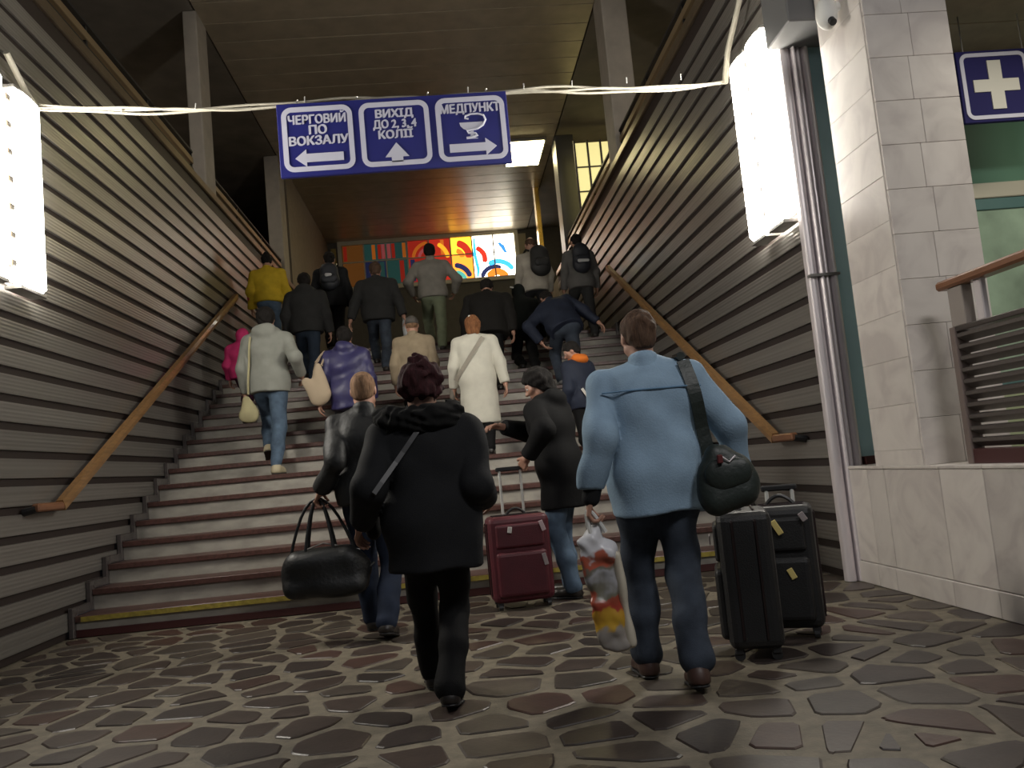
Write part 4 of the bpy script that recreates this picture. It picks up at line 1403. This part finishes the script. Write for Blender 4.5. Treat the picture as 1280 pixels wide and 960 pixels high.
# 9 yellow jacket
ye = person('yellow', 'person in bright yellow jacket and jeans near the top left of the stairs', (-2.80, 14.05), 0, 1.80, ((-.09, .05, ZTOP, 0), (.09, -.15, ZTOP, 0)), lean=3, wid=1.1, head=(0, 10), hands=((-3.10, 14.15, 4.05), (-2.5, 14.2, 4.05)),
            top=dict(m=YELLOW, g=.045, hem=-.03, sleeve=1.15, amp=.007), pants=dict(m=JEANS_L), shoes=dict(m=SHOE_B), hair=dict(style='bun', m=HAIR_DARK, g=.014), vox=.014)
d = unit(ye['wri'][0] - ye['elb'][0])
v, q = sdf_mesh([cone(ye['elb'][0] - d * .02, ye['elb'][0] + d * .17, .074, .062, .01)], .012)
soft_obj('sleeve_panel', [(v, q)], mat('red_white_sleeve', (.50, .05, .06), .7), ye['e'], ye['org'])
v, q = sdf_mesh([cone(ye['sh'][0] * .35 + ye['elb'][0] * .65, ye['elb'][0] - d * .01, .082, .076, .01)], .012)
soft_obj('sleeve_panel', [(v, q)], mat('white_sleeve', (.5, .45, .42), .7), ye['e'], ye['org'])
# 10 black jacket, left
bl_ = person('black_left', 'person in plain black jacket and dark blue jeans behind the grey hoodie', (-1.98, 12.58), 0, 1.80, fs(12.58, 14, 13), lean=4, wid=1.2, head=(25, 10),
             top=dict(m=CHAR, g=.042, hem=-.10, hood=True, sleeve=1.15), pants=dict(m=cloth('jeans_dark', (.022, .032, .05))), shoes=dict(m=SHOE_B), hair=dict(style='short', m=HAIR_DARK, g=.018), vox=.014)
# 11 dark person with the backpack, top left
db = person('dark_top', 'dark dressed person with a backpack by the pale column at the stair top', (-1.72, 13.62), 2, 1.84, fs(13.62, 17, 16), lean=3, wid=1.05,
            top=dict(m=BLK2, g=.035, hem=-.10), pants=dict(m=BLK), shoes=dict(m=SHOE_B), hair=dict(style='short', m=HAIR_DARK), vox=.014)
# 12 black jacket, centre left
bj = person('black_mid', 'broad person in black jacket and blue jeans below the mural left half', (-.95, 12.92), 0, 1.79, fs(12.92, 15, 14), lean=4, wid=1.25, hands=((-1.38, 12.85, 3.45), (-.55, 12.8, 3.42)),
            top=dict(m=CHAR, g=.045, hem=-.12, sleeve=1.1), pants=dict(m=JEANS), shoes=dict(m=SHOE_B), hair=dict(style='short', m=HAIR_BROWN, g=.014), vox=.014)
# 13 grey jacket, sage trousers
gj = person('grey_top', 'person in light grey jacket and sage green trousers before the mural', (-.10, 13.62), 0, 1.84, fs(13.62, 17, 16, .10), lean=3, wid=1.15, hands=((-.42, 13.8, 3.98), (.25, 13.85, 4.0)), pole=((-.6, -.7, 0), (.6, -.7, 0)),
            top=dict(m=GREYJ, g=.036, hem=-.07, sleeve=1.1), pants=dict(m=SAGE, w=1.05), shoes=dict(m=SHOE_B), hair=dict(style='short', m=HAIR_DARK, g=.016), vox=.014)
# 14 beige jacket and grey cap
be = person('beige', 'person in beige jacket and grey flat cap half hidden behind the woman in black', (-.37, 10.38), 0, 1.66, fs(10.38, 8, 7), lean=3, wid=1.05,
            top=dict(m=BEIGEJ, g=.035, hem=-.10), pants=dict(m=BLK), shoes=dict(m=SHOE_B), hair=dict(style='cap', m=cloth('grey_cap', (.075, .068, .062)), m2=HAIR_FAIR), vox=.014)
# 15 purple jacket
pu = person('purple', 'person in shiny dark purple blue hooded jacket carrying a beige tote', (-1.17, 10.12), 0, 1.76, fs(10.12, 7, 6), lean=3, wid=1.08, hands=((-1.50, 10.05, 2.02), None), pole=((-.7, -.6, 0), None),
            top=dict(m=PURPLE, g=.042, hem=-.19, hood=True, sleeve=1.12, amp=.009), pants=dict(m=cloth('grey_trousers', (.075, .08, .09))), shoes=dict(m=SHOE_B), hair=dict(style='short', m=HAIR_DARK, g=.016), vox=.0125)
# 16 bald man with backpack, top right
ba = person('bald', 'bald man in pale grey shirt with a dark backpack at the mural right edge', (1.58, 13.62), 14, 1.84, fs(13.62, 17, 16), lean=6, wid=1.08, head=(-6, 6),
            top=dict(m=cloth('pale_shirt', (.36, .33, .28)), g=.03, hem=-.10), pants=dict(m=BLK2), shoes=dict(m=SHOE_B), hair=dict(style='bald', m=HAIR_BROWN, g=.004), vox=.014)
# 17 dark person, top right
dr_ = person('dark_right', 'dark dressed person with grey sleeves by the right wall at the stair top', (2.33, 13.62), 4, 1.83, fs(13.62, 17, 16), lean=4, wid=1.05, head=(20, 5),
             top=dict(m=cloth('grey_sleeves', (.11, .105, .10)), g=.03, hem=-.10), pants=dict(m=CHAR), shoes=dict(m=SHOE_B), hair=dict(style='short', m=HAIR_DARK), vox=.014)
# 18 man in the navy jacket leaning left
na = person('navy', 'man in dark navy jacket leaning over with both arms spread on the stairs', (1.66, 11.42), 0, 1.80, fs(11.42, 11, 10, .11), lean=40, roll=-16, wid=1.2, head=(20, 62), hands=((1.33, 11.52, 2.72), (2.30, 11.5, 2.80)), pole=((-.8, -.3, .2), (.6, -.3, .5)),
            top=dict(m=NAVY, g=.038, hem=-.09, sleeve=1.15, amp=.007), pants=dict(m=JEANS), shoes=dict(m=mat('grey_sneaker', (.14, .14, .14), .6)), hair=dict(style='short', m=HAIR_DARK), vox=.0125)
# 19, 20 two dark figures in the middle
bc = person('black_c', 'person in plain black jacket bending right beyond the woman in cream', (.66, 11.80), -4, 1.74, fs(11.80, 12, 11), lean=18, wid=1.4, head=(-10, 40), hands=(None, (1.0, 11.66, 2.74)), pole=(None, (.5, -.8, .1)),
            top=dict(m=cloth('black_brown', (.014, .013, .012)), g=.05, hem=-.14, sleeve=1.2), pants=dict(m=BLK), shoes=dict(m=SHOE_B), hair=dict(style='short', m=HAIR_DARK, g=.018), vox=.014)
b2 = person('black_2', 'person in black hooded jacket bending beside the man in navy', (1.19, 12.38), 0, 1.70, fs(12.38, 13, 12), lean=24, wid=1.2, head=(0, 32),
            top=dict(m=cloth('black_green', (.007, .009, .008)), g=.045, hem=-.12, hoodup=True, collar=False), pants=dict(m=BLK), shoes=dict(m=SHOE_B), hair=None, vox=.014)
c_ = b2['hd'](-.085, -.085, .06)
v, q = sdf_mesh([cone(c_ + (-.03, -.02, .01), c_ + (.035, -.02, -.012), .013, .013, .01)], .008)
soft_obj('white_logo', [(v, q)], WHITEP, b2['e'], b2['org'])


# ---------------------------------------------------------------- bags carried by the crowd
def backpack(o, label, m, w_=.16, hh=.21, strip=None, dx=0):
    c = o['chest'] + o['up'] * .06 * o['S'] - o['fw2'] * .20 * o['S'] + o['lt2'] * dx
    org = c - o['up'] * hh
    e = empty('backpack', org, label=label, category='backpack')
    TB = o['TB']
    P = [cone(c - o['up'] * (hh - w_ * .8), c + o['up'] * (hh - w_ * .9), w_, w_ * .92, .03, TB, (1, .62, 1))]
    v, q = sdf_mesh(P, .012, noise=folds(.005, 5)); soft_obj('body', [(v, q)], m, e, org)
    c2 = c - o['fw2'] * .085 - o['up'] * .06
    P = [cone(c2 - o['lt2'] * .06, c2 + o['lt2'] * .06, .07, .07, .03, TB, (1, .5, 1.1))]
    v, q = sdf_mesh(P, .012); soft_obj('front_pocket', [(v, q)], m, e, org)
    for s in (-1, 1):
        a = o['nb'] + o['lt2'] * s * .10 - o['fw2'] * .14; b = o['nb'] + o['lt2'] * s * .12 + o['fw2'] * .02 + o['up'] * .03; cc = o['chest'] + o['lt2'] * s * .15 + o['fw2'] * .15
        MB().tube([a - org, (a + b) / 2 + o['up'] * .03 - org, b - org, (b + cc) / 2 + o['fw2'] * .05 - org, cc - org], .018, 7).build('shoulder_strap', BLACKP, e)
    if strip:
        p = c - o['fw2'] * .135 - o['up'] * strip[1]
        P = [cone(p - o['lt2'] * strip[0], p + o['lt2'] * strip[0], .03, .026, .01, TB, (1, .6, 1))]
        v, q = sdf_mesh(P, .009); soft_obj('light_patch', [(v, q)], mat('grey_patch', (.42, .42, .42), .5), e, org)
    return e


backpack(db, 'dark blue backpack with pale patches on the person by the pale column', mat('bp_dark', (.018, .020, .026), .6), strip=(.03, .02))
backpack(ba, 'black backpack on the bald man in the pale shirt', mat('bp_black', (.013, .013, .013), .6), .17, .25, dx=.05)
backpack(dr_, 'dark navy backpack with white stripe by the right wall', mat('bp_navy', (.013, .015, .022), .6), .155, .24, strip=(.07, .10))


def handle_loop(m, a, b, up, r, n=14):
    """carrying loop from a to b rising to up"""
    a, b, up = (np.array(q, float) for q in (a, b, up))
    P = []
    for t in np.linspace(0, 1, n):
        P.append((1 - t) ** 2 * a + 2 * t * (1 - t) * (2 * up - (a + b) / 2) + t * t * b)
    return m.tube(P, r, 7)


def soft_bag(name, label, cat, c, prims, m, vox=.01, amp=.006, handles=(), hm=None, hr=.008, **kw):
    org = np.array(c, float)
    e = empty(name, org, label=label, category=cat)
    v, q = sdf_mesh(prims, vox, noise=folds(amp, 11, 1.2), **kw)
    soft_obj('bag_body', [(v, q)], m, e, org)
    for a, b, up in handles:
        handle_loop(MB(), np.array(a) - org, np.array(b) - org, np.array(up) - org, hr).build('handle', hm or m, e)
    return e, org


# duffel held by the man in leather
hL = le['wri'][0] + unit(le['wri'][0] - le['elb'][0]) * .085
B2 = rot_axis(np.array([0, 0, 1.]), math.radians(6)) @ np.eye(3)
dx, dy = hL[0] - .0, hL[1]
dc = (dx + .02, dy, .49)
nyl = mat('black_nylon', (.008, .0085, .009), .5, var=.2, scale=12, bump=.3, bscale=50)
df, o_ = soft_bag('duffel_bag', 'black duffel bag hanging from the left hand of the man in leather', 'bag', dc,
                  [cone((dc[0] - .21, dy - .075, .375), (dc[0] + .22, dy - .075, .37), .065, .065, .05), cone((dc[0] - .21, dy + .075, .375), (dc[0] + .22, dy + .075, .37), .065, .065, .05),
                   cone((dc[0] - .175, dy - .05, .545), (dc[0] + .15, dy - .05, .56), .075, .075, .06), cone((dc[0] - .175, dy + .05, .545), (dc[0] + .15, dy + .05, .56), .075, .075, .06),
                   cone((dc[0] - .15, dy, .46), (dc[0] + .17, dy, .46), .15, .15, .06, B2, (1, .85, 1))], nyl, .010, .008,
                  handles=(((dx - .10, dy - .07, .60), (dx + .10, dy - .07, .60), hL), ((dx - .10, dy + .07, .60), (dx + .10, dy + .07, .60), hL + (0, .01, 0)), ((dx - .22, dy, .55), (dx + .26, dy, .52), hL + (.0, .02, .0))), hr=.011)
MB().tube([np.array((dc[0] - .24, dy - .012, .60)) - o_, np.array((dc[0], dy - .02, .668)) - o_, np.array((dc[0] + .25, dy - .012, .60)) - o_], .006, 6).build('zip', GALV, df)
for s in (-.26, .30):
    MB().tube([np.array((dc[0] + s * .99, dy - .05, .47)) - o_, np.array((dc[0] + s * 1.12, dy - .02, .50)) - o_, np.array((dc[0] + s * .99, dy + .03, .47)) - o_], .01, 6).build('end_loop', nyl, df)

# shoulder bag of the man in denim
gb = mat('green_black_bag', (.014, .021, .018), .5, var=.15, scale=6, bump=.3, bscale=40)
bc_ = np.array((1.22, 3.88, .90))
B3 = rot_axis(np.array([0, 0, 1.]), math.radians(-12)) @ np.eye(3)
sb, o_ = soft_bag('shoulder_bag', 'dark green shoulder bag hanging at the right hip of the man in denim', 'bag', bc_,
                  [cone((1.175, 3.84, .82), (1.30, 3.82, .85), .055, .055, .05), cone((1.19, 3.85, .95), (1.27, 3.84, .97), .085, .075, .06, B3, (1, .6, 1)), cone((1.20, 3.86, 1.05), (1.23, 3.86, 1.05), .045, .04, .05), cone((1.18, 3.85, .87), (1.30, 3.83, .90), .08, .065, .05, B3, (1, .7, 1))], gb, .009, .005)
pts2 = lerp2((1.13, 1.50), (1.20, 1.05), 12)
strap_on('strap', de, pts2, gb, sb, o_, .062, .009)
MB().tube([np.array((1.13, 4.00, 1.525)) - o_, np.array((1.13, 4.09, 1.53)) - o_, np.array((1.13, 4.17, 1.42)) - o_], .022, 8).build('strap_top', gb, sb)
P = [cone((1.195, 3.795, .95), (1.27, 3.785, .96), .075, .065, .03, B3, (1, .35, 1.0))]
v, q = sdf_mesh(P, .009, noise=folds(.003, 2)); soft_obj('flap', [(v, q)], gb, sb, o_)
MB().box((1.175 - o_[0], 3.755 - o_[1], 1.0 - o_[2]), (1.20 - o_[0], 3.775 - o_[1], 1.04 - o_[2]), .004).build('buckle', mat('red_buckle', (.10, .02, .02), .4), sb)
MB().tube([np.array((1.20, 3.77, 1.03)) - o_, np.array((1.23, 3.765, 1.005)) - o_, np.array((1.26, 3.765, 1.03)) - o_], .004, 6).build('ring', STEEL, sb)

# printed plastic bag in his left hand
hd_ = unit(de['wri'][0] - de['elb'][0]); hL = de['wri'][0] + hd_ * .08
pm = bpy.data.materials.new('printed_plastic'); pm.use_nodes = True
nt = pm.node_tree; b_ = nt.nodes['Principled BSDF']; b_.inputs['Roughness'].default_value = .35
tc = nt.nodes.new('ShaderNodeTexCoord'); sp = nt.nodes.new('ShaderNodeSeparateXYZ'); nz = nt.nodes.new('ShaderNodeTexNoise'); nz.inputs['Scale'].default_value = 13
mx = nt.nodes.new('ShaderNodeMath'); mx.operation = 'MULTIPLY_ADD'; mx.inputs[1].default_value = .22
mr = nt.nodes.new('ShaderNodeMapRange'); mr.inputs[1].default_value = -.16; mr.inputs[2].default_value = .45
cr_ = nt.nodes.new('ShaderNodeValToRGB'); cr_.color_ramp.interpolation = 'EASE'
nt.links.new(tc.outputs['Object'], sp.inputs[0]); nt.links.new(tc.outputs['Object'], nz.inputs['Vector'])
nt.links.new(nz.outputs[0], mx.inputs[0]); nt.links.new(sp.outputs['Z'], mx.inputs[2]); nt.links.new(mx.outputs[0], mr.inputs[0]); nt.links.new(mr.outputs[0], cr_.inputs[0])
el = cr_.color_ramp.elements
el[0].position = 0; el[0].color = (.30, .28, .26, 1); el[1].position = 1; el[1].color = (.62, .62, .64, 1)
for p_, c__ in ((.16, (.28, .25, .22, 1)), (.22, (.50, .30, .03, 1)), (.30, (.48, .26, .03, 1)), (.34, (.34, .05, .03, 1)), (.42, (.32, .07, .04, 1)), (.46, (.16, .15, .11, 1)), (.58, (.34, .34, .36, 1)), (.64, (.15, .14, .11, 1)), (.68, (.42, .09, .05, 1)), (.73, (.38, .10, .06, 1)), (.77, (.62, .62, .65, 1))):
    q_ = el.new(p_); q_.color = c__
nt.links.new(cr_.outputs[0], b_.inputs['Base Color'])
bx_, by_ = hL[0] + .035, hL[1] + .02
org = np.array((bx_, by_, .44))
e = empty('plastic_bag', org, label='long white plastic bag with red and yellow print in his left hand', category='bag')
BP = rot_axis(np.array([0, 0, 1.]), .25)
P = [cone((bx_ - .045, by_, .66), (bx_ - .005, by_, .25), .045, .045, .04, BP, (1, .7, 1)), cone((bx_ + .03, by_, .66), (bx_ + .06, by_, .24), .045, .045, .04, BP, (1, .7, 1)), cone((bx_ - .01, by_, .21), (bx_ + .075, by_, .20), .025, .025, .03),
     cone((bx_ - .02, by_, .70), (bx_ - .005, by_ - .005, .76), .05, .025, .04), cone((bx_ - .05, by_ - .01, .645), (bx_ + .04, by_ - .01, .63), .04, .04, .03)]
nzf = fuzz(.0055, 4, .55); nzg = folds(.006, 21, 1.8)
v, q = sdf_mesh(P, .007, noise=lambda X, Y, Z: nzf(X, Y, Z) + nzg(X, Y, Z)); soft_obj('bag_body', [(v, q)], pm, e, org)
wp = mat('white_plastic_film', (.60, .60, .58), .35)
P = [cone((bx_ + .075, by_ - .015, .62), (bx_ + .105, by_ + .0, .21), .020, .024, .02, BP, (1, 1.5, 1))]
v, q = sdf_mesh(P, .0085, noise=folds(.003, 2, 1.5)); soft_obj('side_gusset', [(v, q)], mat('cream_film', (.55, .50, .40), .4), e, org)
for s in (-1, 1):
    handle_loop(MB(), np.array((bx_ - .035, by_ + s * .03, .73)) - org, np.array((bx_ + .035, by_ + s * .03, .73)) - org, hL + (0, s * .008, .008) - org, .010).build('handle', wp, e)

# pale shoulder bag of the grey hoodie, beige tote of the purple jacket, pale bag in the crowd
x0 = -2.29
sg_ = np.array((x0, 9.86, 2.02))
tb = mat('pale_canvas', (.38, .34, .19), .8, var=.08, scale=8)
e, o_ = soft_bag('canvas_bag', 'small pale yellow canvas bag hanging beside the grey hoodie', 'bag', sg_, [cone((x0 + .0, 9.84, 2.10), (x0 + .02, 9.84, 1.96), .05, .10, .04, np.eye(3), (1, .5, 1)), cone((x0 - .03, 9.84, 1.92), (x0 + .06, 9.84, 1.90), .06, .06, .04, np.eye(3), (1, .6, 1))], tb, .01, .005)
strap_on('strap', gr, lerp2((x0 + .09, 2.82), (x0 + .03, 2.16), 10), tb, e, o_, .022)
hp_ = pu['wri'][0]
tc_ = np.array((-1.56, 9.98, 2.28))
tt = mat('beige_tote', (.42, .33, .23), .8, var=.06, scale=6)
e, o_ = soft_bag('tote_bag', 'large beige tote bag slung on the left side of the purple jacket', 'bag', tc_,
                 [cone((-1.48, 9.98, 2.44), (-1.46, 9.98, 2.12), .045, .115, .05, np.eye(3), (1, .5, 1)), cone((-1.63, 9.97, 2.26), (-1.50, 9.98, 2.08), .055, .10, .05, np.eye(3), (1, .5, 1))], tt, .011, .006,
                 handles=(((-1.50, 9.95, 2.48), (-1.44, 9.97, 2.44), pu['sh'][0] + (-.04, .0, .07)), ((-1.52, 10.02, 2.46), (-1.44, 10.02, 2.44), pu['sh'][0] + (-.03, .03, .07))), hr=.012)
hb = bj['wri'][1] + (0.02, -.0, -.10)
e, o_ = soft_bag('carrier_bag', 'small pale grey carrier bag held between the black and light grey jackets', 'bag', hb + (0, 0, -.12), [cone(hb + (0, 0, .0), hb + (.03, 0, -.22), .045, .085, .04, np.eye(3), (1, .6, 1))], mat('pale_film', (.36, .37, .38), .4), .012, .008,
                 handles=((hb + (-.03, 0, .02), hb + (.03, 0, .02), hb + (-.02, 0, .085)),), hr=.008)


# ---------------------------------------------------------------- suitcases
def suitcase(label, loc, rz, w_, d_, h_, m, tilt=0, bars=None, curved=False, tags=()):
    e = empty('suitcase', loc, math.radians(rz), label=label, category='suitcase')
    e.rotation_euler = (math.radians(tilt), 0, math.radians(rz))
    if 'two black' in label:
        e['group'] = 'pair of black suitcases'
    b = MB(); b.box((-w_ / 2, -d_ / 2, .055), (w_ / 2, d_ / 2, h_), .045); b.build('shell', m, e, smooth=False)
    b = MB(); b.box((-w_ / 2 + .04, -d_ / 2 - .035, .10), (w_ / 2 - .04, -d_ / 2 + .05, h_ * .62), .03); b.build('front_pocket', m, e)
    b = MB(); b.box((-w_ / 2 + .05, -d_ / 2 - .022, h_ * .66), (w_ / 2 - .05, -d_ / 2 + .05, h_ - .06), .02); b.build('front_pocket', m, e)
    zp = mat('zip_dark', (.03, .02, .02), .35, .5)
    for yy in (-d_ * .22, d_ * .2):
        b = MB()
        r = .05
        ring = [(-w_ / 2 - .002, .06 + r), (-w_ / 2 - .002, h_ - r), (-w_ / 2 + r, h_ + .002), (w_ / 2 - r, h_ + .002), (w_ / 2 + .002, h_ - r), (w_ / 2 + .002, .06 + r)]
        b.tube([(x, yy, z) for x, z in ring], .007, 6).build('zip', zp, e)
    for sx in (-1, 1):
        for sy in (-1, 1):
            wx, wy = sx * (w_ / 2 - .05), sy * (d_ / 2 - .045)
            MB().tube([(wx - .014, wy, .027), (wx + .014, wy, .027)], .027, 12).build('wheel', BLACKP, e)
            MB().box((wx - .022, wy - .022, .03), (wx + .022, wy + .022, .066), .006).build('wheel_mount', BLACKP, e)
    handle_loop(MB(), (-.08, -.01, h_ - .005), (.08, -.01, h_ - .005), (0, -.01, h_ + .05), .011).build('carry_handle', BLACKP, e)
    if bars:
        top, gap = bars
        for s in (-1, 1):
            MB().tube([(s * gap, d_ * .32, h_ - .02), (s * gap, d_ * .32, top)], .0115, 8).build('handle_bar', mat('bar_metal', (.70, .70, .66), .4, .35), e)
        MB().box((-gap - .03, d_ * .32 - .014, top - .008), (gap + .03, d_ * .32 + .016, top + .026), .008).build('grip', BLACKP, e)
    for (x, z, a, c_, L) in tags:
        t = MB().box((-.016, -.004, -L / 2), (.016, .004, L / 2), .003).build('tag', mat('tag_%s' % c_, {'white': (.60, .58, .55), 'gold': (.62, .50, .18), 'grey': (.30, .26, .26), 'pink': (.5, .38, .40)}[c_], .4), e)
        t.location = (x, -d_ / 2 - .042, z); t.rotation_euler = (0, math.radians(a), 0)
    return e


RED_C = mat('maroon_fabric', (.075, .007, .014), .55, var=.12, scale=8, bump=.2, bscale=150)
suitcase('dark red suitcase with raised handle at the stair foot', (.435, 6.62, 0), 5, .47, .26, .70, RED_C, bars=(1.045, .083), tags=((-.08, .60, 10, 'white', .045), (.17, .61, -18, 'pink', .08), (.17, .36, -12, 'grey', .09)))
BLK_C = mat('black_case', (.009, .009, .0095), .5, var=.15, scale=8, bump=.25, bscale=150)
suitcase('left one of two black suitcases, upright and narrow beside the denim man', (1.475, 4.42, 0), -107, .40, .27, .74, BLK_C, tags=((.05, .60, 15, 'grey', .05),))
suitcase('right one of two black suitcases, with white and gold tags', (1.80, 4.72, 0), -24, .34, .27, .72, BLK_C, bars=(.80, .07), tags=((-.02, .61, -28, 'gold', .085), (-.10, .42, -25, 'pink', .065), (.03, .36, -25, 'gold', .06), (.12, .66, -30, 'grey', .05)))

for k_, o_ in PERSONS.items():
    if k_ not in ('woman', 'denim', 'leather', 'profile'):
        o_['e']['group'] = GROUP_CLIMB
for o_ in list(COL.objects):
    if o_.get('category') == 'backpack':
        o_['group'] = 'backpacks worn at the stair top'
